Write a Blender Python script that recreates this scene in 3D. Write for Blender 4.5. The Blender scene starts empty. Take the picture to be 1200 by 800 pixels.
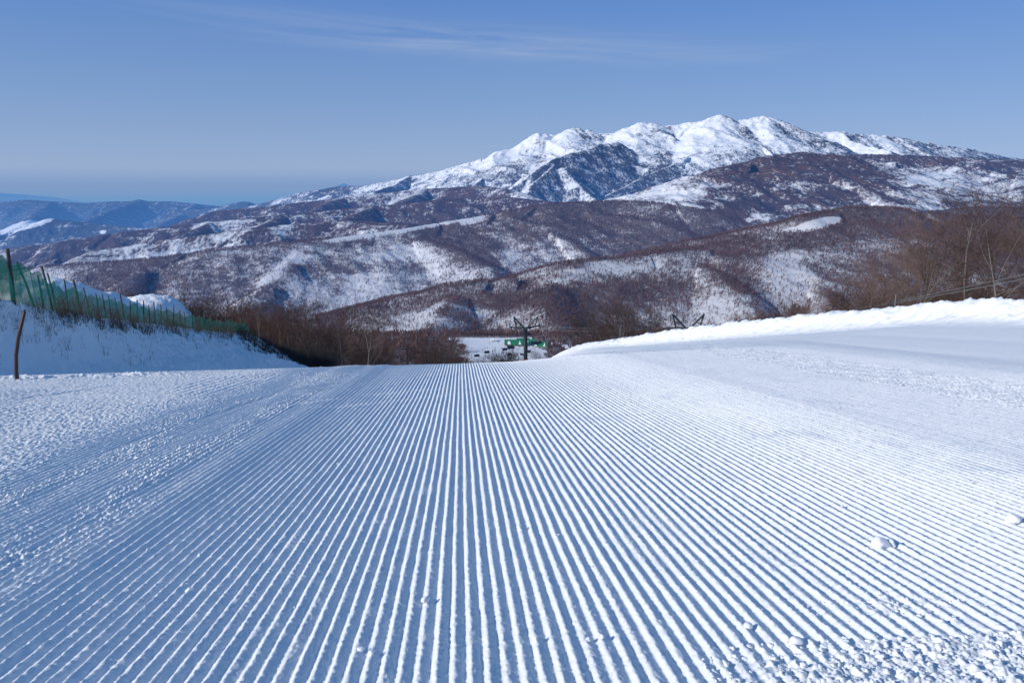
import bpy, math, random
import numpy as np

R = math.radians
random.seed(7)
rng = np.random.default_rng(11)
scene = bpy.context.scene
COL = scene.collection

# ------------------------------------------------------------------ camera model
F = 933.0
TH = math.atan(185.0 / F)
CT, ST = math.cos(TH), math.sin(TH)

def P(px, py, Y):
    """world point at forward distance Y seen at photo position (px,py)"""
    u = (px - 600.0) / F
    v = (400.0 - py) / F
    dy = CT + v * ST
    dz = -ST + v * CT
    s = Y / dy
    return (u * s, Y, dz * s)

def proj(X, Y, Z):
    dep = Y * CT - Z * ST
    up = Y * ST + Z * CT
    return 600.0 + F * X / dep, 400.0 - F * up / dep

# ------------------------------------------------------------------ noise
_perm = rng.permutation(256).astype(np.int32)
_perm = np.concatenate([_perm, _perm])
_ang = rng.random(256) * 2 * np.pi
_gx, _gy = np.cos(_ang).astype(np.float32), np.sin(_ang).astype(np.float32)

def perlin(x, y):
    xi = np.floor(x); yi = np.floor(y)
    xf = (x - xi).astype(np.float32); yf = (y - yi).astype(np.float32)
    xi = xi.astype(np.int64) & 255; yi = yi.astype(np.int64) & 255
    u = xf * xf * xf * (xf * (xf * 6 - 15) + 10)
    v = yf * yf * yf * (yf * (yf * 6 - 15) + 10)
    def g(a, b, dx, dy):
        h = _perm[_perm[a] + b]
        return _gx[h] * dx + _gy[h] * dy
    x1 = (xi + 1) & 255; y1 = (yi + 1) & 255
    n00 = g(xi, yi, xf, yf); n10 = g(x1, yi, xf - 1, yf)
    n01 = g(xi, y1, xf, yf - 1); n11 = g(x1, y1, xf - 1, yf - 1)
    a = n00 + u * (n10 - n00); b = n01 + u * (n11 - n01)
    return (a + v * (b - a)) * 1.5

def fbm(x, y, o=4, g=.5):
    s = 0; a = 1.0; t = 0
    for i in range(o):
        s = s + a * perlin(x + 17.3 * i, y - 9.1 * i); t += a
        a *= g; x = x * 2.03; y = y * 2.03
    return s / t

def ridged(x, y, o=4, g=.5):
    s = 0; a = 1.0; t = 0
    for i in range(o):
        s = s + a * (1 - np.abs(perlin(x + 31.7 * i, y + 5.9 * i)) * 1.6); t += a
        a *= g; x = x * 2.1; y = y * 2.1
    return s / t

def sstep(a, b, x):
    t = np.clip((x - a) / (b - a), 0, 1)
    return t * t * (3 - 2 * t)

# ------------------------------------------------------------------ tagging
def tag(o, label=None, cat=None, group=None, kind=None):
    if label: o['label'] = label
    if cat: o['category'] = cat
    if group: o['group'] = group
    if kind: o['kind'] = kind
    return o

def empty(name, loc=(0, 0, 0), rz=0.0):
    o = bpy.data.objects.new(name, None)
    o.empty_display_size = .3
    o.location = loc; o.rotation_euler = (0, 0, rz)
    COL.objects.link(o)
    return o

def mesh_np(name, verts, faces, mat, smooth=False, parent=None, attrs=None):
    """verts Nx3, faces MxK (K constant)"""
    verts = np.asarray(verts, dtype=np.float32); faces = np.asarray(faces, dtype=np.int32)
    me = bpy.data.meshes.new(name)
    n, (m, k) = len(verts), faces.shape
    me.vertices.add(n); me.vertices.foreach_set('co', verts.ravel())
    me.loops.add(m * k); me.loops.foreach_set('vertex_index', faces.ravel())
    me.polygons.add(m)
    me.polygons.foreach_set('loop_start', np.arange(0, m * k, k, dtype=np.int32))
    if attrs:
        for an, av in attrs.items():
            at = me.attributes.new(an, 'FLOAT', 'POINT')
            at.data.foreach_set('value', np.asarray(av, dtype=np.float32).ravel())
    me.update(calc_edges=True)
    me.polygons.foreach_set('use_smooth', np.full(m, smooth, dtype=bool))
    if mat: me.materials.append(mat)
    o = bpy.data.objects.new(name, me)
    COL.objects.link(o)
    if parent: o.parent = parent
    return o

def grid_faces(nr, nc, off=0):
    i = np.arange(nr - 1)[:, None]; j = np.arange(nc - 1)[None, :]
    a = (i * nc + j).ravel() + off
    return np.stack([a, a + 1, a + nc + 1, a + nc], 1)

class MB:
    """collects tubes and boxes, each of several shapes, for one part"""
    def __init__(s): s.v = []; s.f = []
    def quad_strip(s, rings, closed=True, cap=True):
        n = len(rings[0]); b = len(s.v)
        for r in rings: s.v += [tuple(p) for p in r]
        for i in range(len(rings) - 1):
            for j in range(n if closed else n - 1):
                k = (j + 1) % n
                s.f.append((b + i * n + j, b + i * n + k, b + (i + 1) * n + k, b + (i + 1) * n + j))
        if cap and closed:
            s.f.append(tuple(b + j for j in range(n))[::-1])
            s.f.append(tuple(b + (len(rings) - 1) * n + j for j in range(n)))
    def tube(s, pts, rad, n=8):
        pts = [np.array(p, float) for p in pts]
        if not hasattr(rad, '__len__'): rad = [rad] * len(pts)
        rings = []
        for i, p in enumerate(pts):
            t = pts[min(i + 1, len(pts) - 1)] - pts[max(i - 1, 0)]
            t /= (np.linalg.norm(t) + 1e-9)
            a = np.cross(t, (0, 0, 1) if abs(t[2]) < .9 else (1, 0, 0)); a /= np.linalg.norm(a)
            b = np.cross(t, a)
            rings.append([p + rad[i] * (math.cos(2 * math.pi * k / n) * a + math.sin(2 * math.pi * k / n) * b) for k in range(n)])
        s.quad_strip(rings)
    def box(s, c, d, rz=0.0):
        b = len(s.v); cr, sr = math.cos(rz), math.sin(rz)
        for x, y, z in [(-1,-1,-1),(1,-1,-1),(1,1,-1),(-1,1,-1),(-1,-1,1),(1,-1,1),(1,1,1),(-1,1,1)]:
            px, py = x * d[0] / 2, y * d[1] / 2
            s.v.append((c[0] + px * cr - py * sr, c[1] + px * sr + py * cr, c[2] + z * d[2] / 2))
        s.f += [(b, b+3, b+2, b+1), (b+4, b+5, b+6, b+7), (b, b+1, b+5, b+4), (b+1, b+2, b+6, b+5), (b+2, b+3, b+7, b+6), (b+3, b, b+4, b+7)]
    def poly(s, pts):
        b = len(s.v); s.v += [tuple(p) for p in pts]; s.f.append(tuple(range(b, b + len(pts))))
    def build(s, name, mat, parent=None, smooth=False):
        me = bpy.data.meshes.new(name)
        me.from_pydata([tuple(float(c) for c in p) for p in s.v], [], s.f); me.update()
        if smooth: me.polygons.foreach_set('use_smooth', [True] * len(me.polygons))
        me.materials.append(mat)
        o = bpy.data.objects.new(name, me); COL.objects.link(o)
        if parent: o.parent = parent
        return o

# ------------------------------------------------------------------ materials
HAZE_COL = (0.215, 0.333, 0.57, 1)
SUN_AZ = R(114)      # direction towards the sun, measured from +Y towards -X
SUN_EL = R(23)

def newmat(name):
    m = bpy.data.materials.new(name); m.use_nodes = True
    m.node_tree.nodes.clear()
    return m, m.node_tree

class N:
    def __init__(s, nt): s.nt = nt
    def __call__(s, typ, ins=None, **kw):
        n = s.nt.nodes.new(typ)
        for k, v in kw.items(): setattr(n, k, v)
        for k, v in (ins or {}).items():
            if isinstance(v, bpy.types.NodeSocket): s.nt.links.new(v, n.inputs[k])
            else: n.inputs[k].default_value = v
        return n
    def math(s, op, a, b=0.0, c=0.0, clamp=False):
        n = s('ShaderNodeMath', {0: a, 1: b, 2: c}, operation=op); n.use_clamp = clamp
        return n.outputs[0]
    def ramp(s, fac, stops):
        n = s('ShaderNodeValToRGB', {0: fac})
        cr = n.color_ramp
        while len(cr.elements) < len(stops): cr.elements.new(.5)
        for e, (p, c) in zip(cr.elements, stops):
            e.position = p; e.color = c if len(c) == 4 else (*c, 1)
        return n.outputs[0]
    def mix(s, fac, a, b):
        n = s('ShaderNodeMix', data_type='RGBA')
        for i, v in ((0, fac), (6, a), (7, b)):
            if isinstance(v, bpy.types.NodeSocket): s.nt.links.new(v, n.inputs[i])
            else: n.inputs[i].default_value = v
        return n.outputs[2]

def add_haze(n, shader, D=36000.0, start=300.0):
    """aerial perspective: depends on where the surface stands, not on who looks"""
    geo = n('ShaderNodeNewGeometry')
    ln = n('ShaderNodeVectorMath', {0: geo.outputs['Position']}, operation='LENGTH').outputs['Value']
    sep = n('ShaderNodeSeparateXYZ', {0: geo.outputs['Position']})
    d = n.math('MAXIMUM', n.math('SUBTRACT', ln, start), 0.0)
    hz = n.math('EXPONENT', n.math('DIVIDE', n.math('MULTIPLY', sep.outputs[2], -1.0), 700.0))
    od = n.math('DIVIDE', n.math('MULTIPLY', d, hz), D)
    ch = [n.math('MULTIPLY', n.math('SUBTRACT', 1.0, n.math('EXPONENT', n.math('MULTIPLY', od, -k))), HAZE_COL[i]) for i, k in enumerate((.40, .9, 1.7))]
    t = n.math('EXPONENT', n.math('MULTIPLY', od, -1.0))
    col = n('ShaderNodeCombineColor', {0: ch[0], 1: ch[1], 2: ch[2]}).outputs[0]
    em = n('ShaderNodeEmission', {0: col, 1: 1.0})  # haze painted onto the surface as a glow that grows with distance
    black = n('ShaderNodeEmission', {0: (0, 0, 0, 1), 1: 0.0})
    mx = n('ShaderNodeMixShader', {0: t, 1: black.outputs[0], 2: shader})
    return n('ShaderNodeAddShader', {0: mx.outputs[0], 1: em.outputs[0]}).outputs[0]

def out(n, sh):
    n('ShaderNodeOutputMaterial', {0: sh})

def mat_snow(name, scales=((30, .004), (160, .0015)), col=(.86, .875, .895, 1), mottle=.025):
    m, nt = newmat(name); n = N(nt)
    pos = n('ShaderNodeNewGeometry').outputs['Position']
    nrm = None
    for sc, amp in scales:
        t = n('ShaderNodeTexNoise', {'Vector': pos, 'Scale': sc, 'Detail': 3.0, 'Roughness': .6})
        ins = {'Strength': 1.0, 'Distance': amp, 'Height': t.outputs[0]}
        if nrm: ins['Normal'] = nrm
        nrm = n('ShaderNodeBump', ins).outputs[0]
    t2 = n('ShaderNodeTexNoise', {'Vector': pos, 'Scale': 1.7, 'Detail': 5.0})
    c = n.mix(t2.outputs[0], (col[0] - mottle, col[1] - mottle, col[2] - mottle * .8, 1), (min(.95, col[0] + mottle), min(.95, col[1] + mottle), min(.96, col[2] + mottle * .5), 1))
    b = n('ShaderNodeBsdfPrincipled', {'Base Color': c, 'Roughness': .75, 'Normal': nrm, 'Specular IOR Level': .25})
    out(n, b.outputs[0]); return m

def mat_plain(name, col, rough=.8, metal=0.0, var=.25, scale=3.0, haze=False, bump=0.0):
    m, nt = newmat(name); n = N(nt)
    pos = n('ShaderNodeTexCoord').outputs['Object']
    t = n('ShaderNodeTexNoise', {'Vector': pos, 'Scale': scale, 'Detail': 4.0})
    a = tuple(x * (1 - var) for x in col) + (1,); b_ = tuple(min(1, x * (1 + var)) for x in col) + (1,)
    c = n.mix(t.outputs[0], a, b_)
    ins = {'Base Color': c, 'Roughness': rough, 'Metallic': metal}
    if bump: ins['Normal'] = n('ShaderNodeBump', {'Strength': .6, 'Distance': bump, 'Height': t.outputs[0]}).outputs[0]
    b = n('ShaderNodeBsdfPrincipled', ins)
    sh = b.outputs[0]
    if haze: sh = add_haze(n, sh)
    out(n, sh); return m

def mat_terrain(name, fine, brown=(.080, .049, .047), streak=1.0, paint=1.0, snow=(.86, .87, .89), bumpk=.35):
    """snowy hillside with bare forest; attribute 'forest' 0..1 is the tree cover, with some slope shade painted in"""
    m, nt = newmat(name); n = N(nt)
    geo = n('ShaderNodeNewGeometry')
    pos = geo.outputs['Position']
    at = n('ShaderNodeAttribute', attribute_name='forest').outputs['Fac']
    mp = n('ShaderNodeMapping', {0: pos, 'Scale': (1.0, .5, .32 * streak)}).outputs[0]
    t1 = n('ShaderNodeTexNoise', {'Vector': mp, 'Scale': fine, 'Detail': 3.0, 'Roughness': .7}).outputs[0]
    t2 = n('ShaderNodeTexNoise', {'Vector': pos, 'Scale': fine * .17, 'Detail': 4.0, 'Roughness': .65}).outputs[0]
    v = n.math('ADD', n.math('MULTIPLY', t1, 1.0), n.math('MULTIPLY', t2, .9))      # mean .95
    thr = n.math('SUBTRACT', 1.30, n.math('MULTIPLY', at, .58))
    f = n.math('MULTIPLY', n.math('SUBTRACT', v, thr), 3.4)
    f = n.math('ADD', f, .5, clamp=True)
    f = n.math('MULTIPLY', f, n.math('MULTIPLY', n.math('MULTIPLY', at, 6.0, clamp=True), paint))
    t3 = n('ShaderNodeTexNoise', {'Vector': pos, 'Scale': fine * .06, 'Detail': 3.0}).outputs[0]
    bc = n.ramp(t3, [(.3, (brown[0] * .8, brown[1] * .9, brown[2] * 1.15)), (.55, brown), (.75, (brown[0] * 1.45, brown[1] * 1.1, brown[2] * .9))])
    bc2 = n.mix(t1, bc, n('ShaderNodeMixRGB', {0: .35, 1: bc, 2: (.12, .10, .10, 1)}).outputs[0])
    c = n.mix(f, (*snow, 1), bc2)
    bp = n('ShaderNodeBump', {'Strength': .8, 'Distance': 1.2 / fine * bumpk, 'Height': t1}).outputs[0]
    b = n('ShaderNodeBsdfPrincipled', {'Base Color': c, 'Roughness': .95, 'Normal': bp, 'Specular IOR Level': .05})
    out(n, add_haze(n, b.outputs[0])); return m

def mat_bark(name, ca, cb, haze=False):
    m, nt = newmat(name); n = N(nt)
    oi = n('ShaderNodeObjectInfo').outputs['Random']
    pos = n('ShaderNodeNewGeometry').outputs['Position']
    t = n('ShaderNodeTexNoise', {'Vector': pos, 'Scale': 2.5, 'Detail': 4.0}).outputs[0]
    f = n.math('ADD', n.math('MULTIPLY', t, .9), n.math('SUBTRACT', n.math('MULTIPLY', oi, .7), .3), clamp=True)
    c = n.mix(f, (*ca, 1), (*cb, 1))
    b = n('ShaderNodeBsdfPrincipled', {'Base Color': c, 'Roughness': .9, 'Specular IOR Level': .1})
    sh = b.outputs[0]
    if haze: sh = add_haze(n, sh)
    out(n, sh); return m

def mat_forest_far(name, ca, cb):
    m, nt = newmat(name); n = N(nt)
    at = n('ShaderNodeAttribute', attribute_name='tone').outputs['Fac']
    c = n.mix(at, (*ca, 1), (*cb, 1))
    b = n('ShaderNodeBsdfPrincipled', {'Base Color': c, 'Roughness': .95, 'Specular IOR Level': .05})
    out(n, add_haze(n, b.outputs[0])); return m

M = {}
M['snow'] = mat_snow('groomed_snow')
M['bank'] = mat_snow('bank_snow', scales=((4, .05), (25, .012)), mottle=.05)
M['berm'] = mat_snow('clump_snow', scales=((40, .004), (120, .002)), col=(.88, .89, .91, 1), mottle=.02)
M['bark'] = mat_bark('bark', (.055, .040, .032), (.20, .16, .13))
M['twig'] = mat_bark('twig', (.038, .024, .021), (.125, .084, .070))
M['twig_red'] = mat_bark('red_twig', (.065, .032, .027), (.155, .085, .068))
M['scrub'] = mat_plain('dry_scrub', (.17, .115, .085), var=.4)
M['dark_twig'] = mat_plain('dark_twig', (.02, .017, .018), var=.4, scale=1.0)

# ------------------------------------------------------------------ near ground
H0, A0 = 1.36, .1563
W = .065
SHEAR = .0653           # the grooming passes run slightly to the left of the view
_rx = np.array([-80, -12, -5, 0, .9, 2.5, 5, 80.]); _ry = np.array([17.6, 17.6, 17.9, 18.5, 19.2, 21.0, 23.0, 24.0])
_berm = np.array([(0, 15.2), (10, 15.0), (18, 14.4), (22, 13.9), (30.5, 13.1), (45, 12.0), (60, 10.2), (80, 6.9), (100, 4.6), (130, 1.0), (900, -40)], float)

def plane(X, Y):
    return -(H0 + A0 * Y) + .045 * np.maximum(X, 0) + .024 * np.minimum(X, 0) + .085 * np.clip(X - 9, 0, 6)

def rim_d(X, Y):
    return Y - np.interp(X, _rx, _ry)

def berm_e(X, Y):
    return (X - np.interp(Y, _berm[:, 0], _berm[:, 1])) * .97

def ground_base(X, Y):
    z = plane(X, Y)
    d = np.maximum(rim_d(X, Y), 0)
    sl = .111 + (.055 - .111) * sstep(-.5, 8, X)
    q = sl / .03
    z = z - np.where(d < q, .015 * d * d, .015 * q * q + sl * (d - q))
    return z - .085 * np.maximum(Y - 100, 0) * sstep(-.5, 8, X)

def ground_near(X, Y):
    """piste with the drop behind the berm (no fine relief)"""
    z = ground_base(X, Y)
    e = berm_e(X, Y)
    return z - np.minimum(.40 * np.maximum(e - .9, 0), 3.0)

def plane_xy(px, py):
    """where a photo position meets the piste"""
    u = (px - 600) / F; v = (400 - py) / F; dy = CT + v * ST; dz = -ST + v * CT
    lo, hi = 1.0, 60.0
    for _ in range(50):
        Y = (lo + hi) / 2; z = dz / dy * Y; x = u / dy * Y
        if z > float(plane(np.array(x), np.array(Y))): lo = Y
        else: hi = Y
    return x, Y

def piste_z(X, Y, Yfine):
    z = ground_near(X, Y)
    Q = X + SHEAR * Y                      # across-pass coordinate
    z = z + .030 * fbm(Q * .35, Y * .12, 3) * sstep(3, 9, Y) * (1 - sstep(15, 18, Y))
    lw = 1 - sstep(-5.0, -3.3, Q + .3 * perlin(Q * .7, Y * .4 + 8))             # granular ground on the left
    cl = (1 - sstep(-2.55, -1.95, Q)) * sstep(-4.6, -3.4, Q)                    # ridges crusted with crumbs
    rr = sstep(5.9, 6.4, Q + .25 * perlin(Q * .3, Y * .12)) * (1 - sstep(7.6, 8.3, Q + .3 * perlin(Q * .2 + 5, Y * .1)))
    def line_d(p, q):
        px, py = p; qx, qy = q
        L = math.hypot(qx - px, qy - py); tx, ty = (qx - px) / L, (qy - py) / L
        return (X - px) * ty - (Y - py) * tx, (X - px) * tx + (Y - py) * ty, L
    crush = 0
    for a, b in (((345, 483), (655, 448)), ((400, 466), (668, 441)), ((330, 478), (420, 466))):
        d, t, L = line_d(plane_xy(*a), plane_xy(*b))
        crush = np.maximum(crush, np.exp(-(d / .06) ** 2) * sstep(0, .6, t) * (1 - sstep(L - .6, L, t)))
    # corduroy: steep side to the sun, long gentle side away from it
    ph = Q / W + .045 * perlin(Q * 1.3, Y * .55) + .035 * perlin(Q * 9.0, Y * 3.5) + .02 * perlin(Q * 15.4, Y * 11)
    ph = ph + .07 * perlin(Y * .55 + 40, Q * .2)
    tph = ph - np.floor(ph); rid = np.floor(ph)
    up, dn = np.clip(tph / .36, 0, 1), np.clip((tph - .36) / .64, 0, 1)
    up = up * .5 + .5 * up * up * (3 - 2 * up); dn = .6 * dn + .4 * dn * dn * (3 - 2 * dn)
    prof = np.where(tph < .36, up, 1 - dn)
    c = prof
    wear = sstep(.25, .75, fbm(Q * .9 + 20, Y * .35, 3) + .5 * perlin(Q * 3.1, Y * 1.7))
    amp = .0178 * (1 + .14 * np.sin(rid * 2.399) * .6 + .12 * perlin(rid * .37, Y * .6) + .14 * perlin(Q * 12, Y * 7)) * (1 - .30 * wear)
    amp = amp * (1 - .38 * sstep(2.9, 4.6, Q)) * (1 - .82 * lw) * (1 - .65 * crush) * (1 - sstep(8.2, 10, Q))
    notch = np.maximum(perlin(Q * 8 + 7, Y * 6) - .35, 0) * sstep(.5, .95, c)
    edge = .0045 * perlin(Q * 55, Y * 40) * c + .0028 * perlin(Q * 110, Y * 90)
    z = z + amp * prof + edge * (1 - lw) - notch * .007 * (1 - lw)
    # height steps between machine passes
    z = z + .030 * (1 - sstep(-2.05, -1.72, Q)) - .020 * np.exp(-((Q + 2.35) / .16) ** 2) - .016 * (1 - sstep(-3.1, -2.85, Q)) + .005 * np.exp(-((Q - 3.30) / .12) ** 2)
    g = perlin(X * 17, Y * 15); g2 = perlin(X * 38 + 9, Y * 34)
    crumbs = np.maximum(g - .15, 0) * .020 + np.maximum(g2 - .05, 0) * .024 + np.maximum(perlin(X * 70, Y * 62), 0) * .009
    patch = sstep(-.15, .35, perlin(Q * 2.2, Y * .35 + 3) + .5 * perlin(Q * 5, Y * 2))
    z = z + cl * (.15 + patch) * crumbs * .9
    gran = .005 * perlin(X * 9, Y * 7) + .012 * perlin(X * 23, Y * 18) + .010 * perlin(X * 46, Y * 38)
    gran = np.maximum(gran, -.008)
    rows = .010 * np.cos(2 * np.pi * Q / .20 + 1.5 * perlin(Q * .5, Y * .3))
    z = z + lw * (gran * 1.15 + rows * .7 * sstep(-.1, .3, perlin(Q * .35 + 9, Y * .2))) + rr * (gran * .8 + .02 * perlin(X * 3, Y * 2))
    for a, b, w_, dp in (((0, 472), (160, 448), .10, .05), ((215, 500), (335, 459), .06, .045), ((95, 545), (215, 500), .05, .03), ((0, 610), (130, 545), .05, .03), ((120, 470), (215, 455), .08, .03), ((0, 520), (60, 505), .07, .03)):
        d, t, L = line_d(plane_xy(*a), plane_xy(*b))
        z = z - dp * np.exp(-(d / w_) ** 2) * sstep(0, 1.5, t) * (1 - sstep(L - 1.5, L, t)) * (.7 + .5 * perlin(t * .6, t * 0))
    for xx, w_, dp in ((4.6, .22, .012), (9.0, .3, .014), (10.2, .25, .012), (12.0, .35, .015), (14.0, .4, .012)):
        z = z - dp * np.exp(-((Q - xx) / w_) ** 2)
    # crumbled heap at the near right
    bl = Y - .18 * X - 2.45 - .07 * perlin(X * 3.1, Y * 3.1 + 7) - .03 * perlin(X * 11, 3 + Y * 9)
    hb = sstep(.55, 1.0, X + .15 * perlin(X * 2 + 3, Y * 3)) * (1 - sstep(-.05, .05, bl))
    hb2 = np.exp(-(((X - 1.64) / .20) ** 2 + ((Y - 3.12) / .10) ** 2)) * .8
    hb = np.maximum(hb, hb2 * sstep(-.2, .3, perlin(X * 14, Y * 14)))
    lump = np.abs(perlin(X * 12, Y * 12)) * .022 + np.abs(perlin(X * 25, Y * 25)) * .022 + np.abs(perlin(X * 52, Y * 52)) * .014
    z = z + hb * (lump - .006 - amp * prof * .8)
    sp = perlin(X * 21 + 50, Y * 21)
    z = z + np.maximum(sp - .70, 0) * .07 * sstep(-.1, .4, perlin(X * 1.1 + 70, Y * 1.1))
    # berm thrown up along the right rim
    e = berm_e(X, Y)
    bhgt = np.interp(Y, [0, 10, 18, 22, 30, 45, 60, 80, 100], [.3, .4, .46, .52, .62, .82, .80, .50, .12])
    wd = np.interp(Y, [10, 30, 80], [.42, .60, 1.0])
    ee = e + .22 * fbm(X * .5, Y * .5, 3) + .06 * perlin(X * 2.1, Y * 2.1)
    bh = np.exp(-(np.minimum(ee - .3, 0) / wd) ** 2) * np.exp(-(np.maximum(ee - .3, 0) / (wd * 1.6)) ** 2)
    big = fbm(X * .55, Y * .55, 4)
    z = z + bhgt * bh * (1.06 + .22 * big) + sstep(.1, .5, bh) * (.07 * perlin(X * 1.7 + 3, Y * 1.5) + .07 * perlin(X * 3.6, Y * 2.6) + .05 * np.abs(perlin(X * 6.1 + 2 * perlin(X, Y), Y * 5.7)) + .035 * np.maximum(perlin(X * 10.3, Y * 9.7), 0) - .02)
    foot = np.exp(-((ee + 1.3 * wd) / .5) ** 2)
    z = z + foot * .05 * np.maximum(perlin(X * 3.5, Y * 3.5), 0)
    # lit crumbs along the rim under the left bank
    lf = np.exp(-((Y - 17.9 - .4 * perlin(X * .8, 3.1 + X * 0)) / .55) ** 2) * (1 - sstep(-8.6, -7.0, X))
    z = z + lf * (.05 * np.maximum(perlin(X * 2.2, Y * 2.6), 0) + .07 * np.abs(perlin(X * 6, Y * 6)) + .03 * np.abs(perlin(X * 14, Y * 14)))
    return z

def cols(segs):
    xs = [np.array([segs[0][0]])]
    for a, b, d in segs:
        k = max(1, int(round((b - a) / d)))
        xs.append(np.linspace(a, b, k + 1)[1:])
    return np.concatenate(xs)

def strip(y0, y1, dy0, dy1, segs):
    ys = [y0]
    while ys[-1] < y1:
        t = (ys[-1] - y0) / (y1 - y0)
        ys.append(ys[-1] + dy0 + (dy1 - dy0) * t)
    ys = np.array(ys); ys[-1] = y1
    xs = cols(segs)
    X, Y = np.meshgrid(xs, ys)
    X = X - SHEAR * Y
    Z = piste_z(X, Y, Y)
    return np.stack([X.ravel(), Y.ravel(), Z.ravel()], 1), len(ys), len(xs)

vs, fs, off = [], [], 0
for s in (strip(.6, 2.2, .03, .02, [(-9, 9, .03)]),
          strip(2.2, 5.5, .008, .011, [(-9, -4.6, .03), (-4.6, 4.6, W / 13), (4.6, 9, .03)]),
          strip(5.5, 12.0, .013, .024, [(-16, -10, .06), (-10, -4.7, .012), (-4.7, 4.2, W / 9), (4.2, 10.5, W / 6), (10.5, 16, .05)]),
          strip(12.0, 21.5, .026, .034, [(-26, -18, .08), (-18, -4.7, .018), (-4.7, 4.2, W / 7), (4.2, 10, W / 5), (10, 19, .03), (19, 24, .2)]),
          strip(21.5, 54.0, .045, .11, [(-30, -4.7, .5), (-4.7, 1.2, .06), (1.2, 18, .045), (18, 60, 1.0)]),
          strip(54.0, 112.0, .12, .3, [(-30, 1.2, 1.0), (1.2, 17, .07), (17, 80, 1.0)]),
          strip(112.0, 140.0, 1.0, 1.0, [(-30, 80, 1.0)])):
    v, nr, nc = s
    vs.append(v); fs.append(grid_faces(nr, nc, off)); off += len(v)
for x0, x1 in ((-40, -4.4), (4.4, 40)):       # ground beside the camera
    pass
piste = mesh_np('groomed_piste', np.concatenate(vs), np.concatenate(fs), M['snow'], True)
tag(piste, kind='structure')
# snow beside and behind the camera position
def side_patch(xs, ys, dz=0.0):
    X, Y = np.meshgrid(xs, ys)
    Z = ground_base(X, Y) + .02 * fbm(X, Y, 3) - dz
    return np.stack([X.ravel(), Y.ravel(), Z.ravel()], 1), len(ys), len(xs)
vs, fs, off = [], [], 0
for v, nr, nc in (side_patch(np.linspace(-40, 60, 120), np.linspace(-25, 30, 80), .12),):
    vs.append(v); fs.append(grid_faces(nr, nc, off)); off += len(v)
tag(mesh_np('surrounding_snow', np.concatenate(vs), np.concatenate(fs), M['bank'], True), kind='structure')

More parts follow.
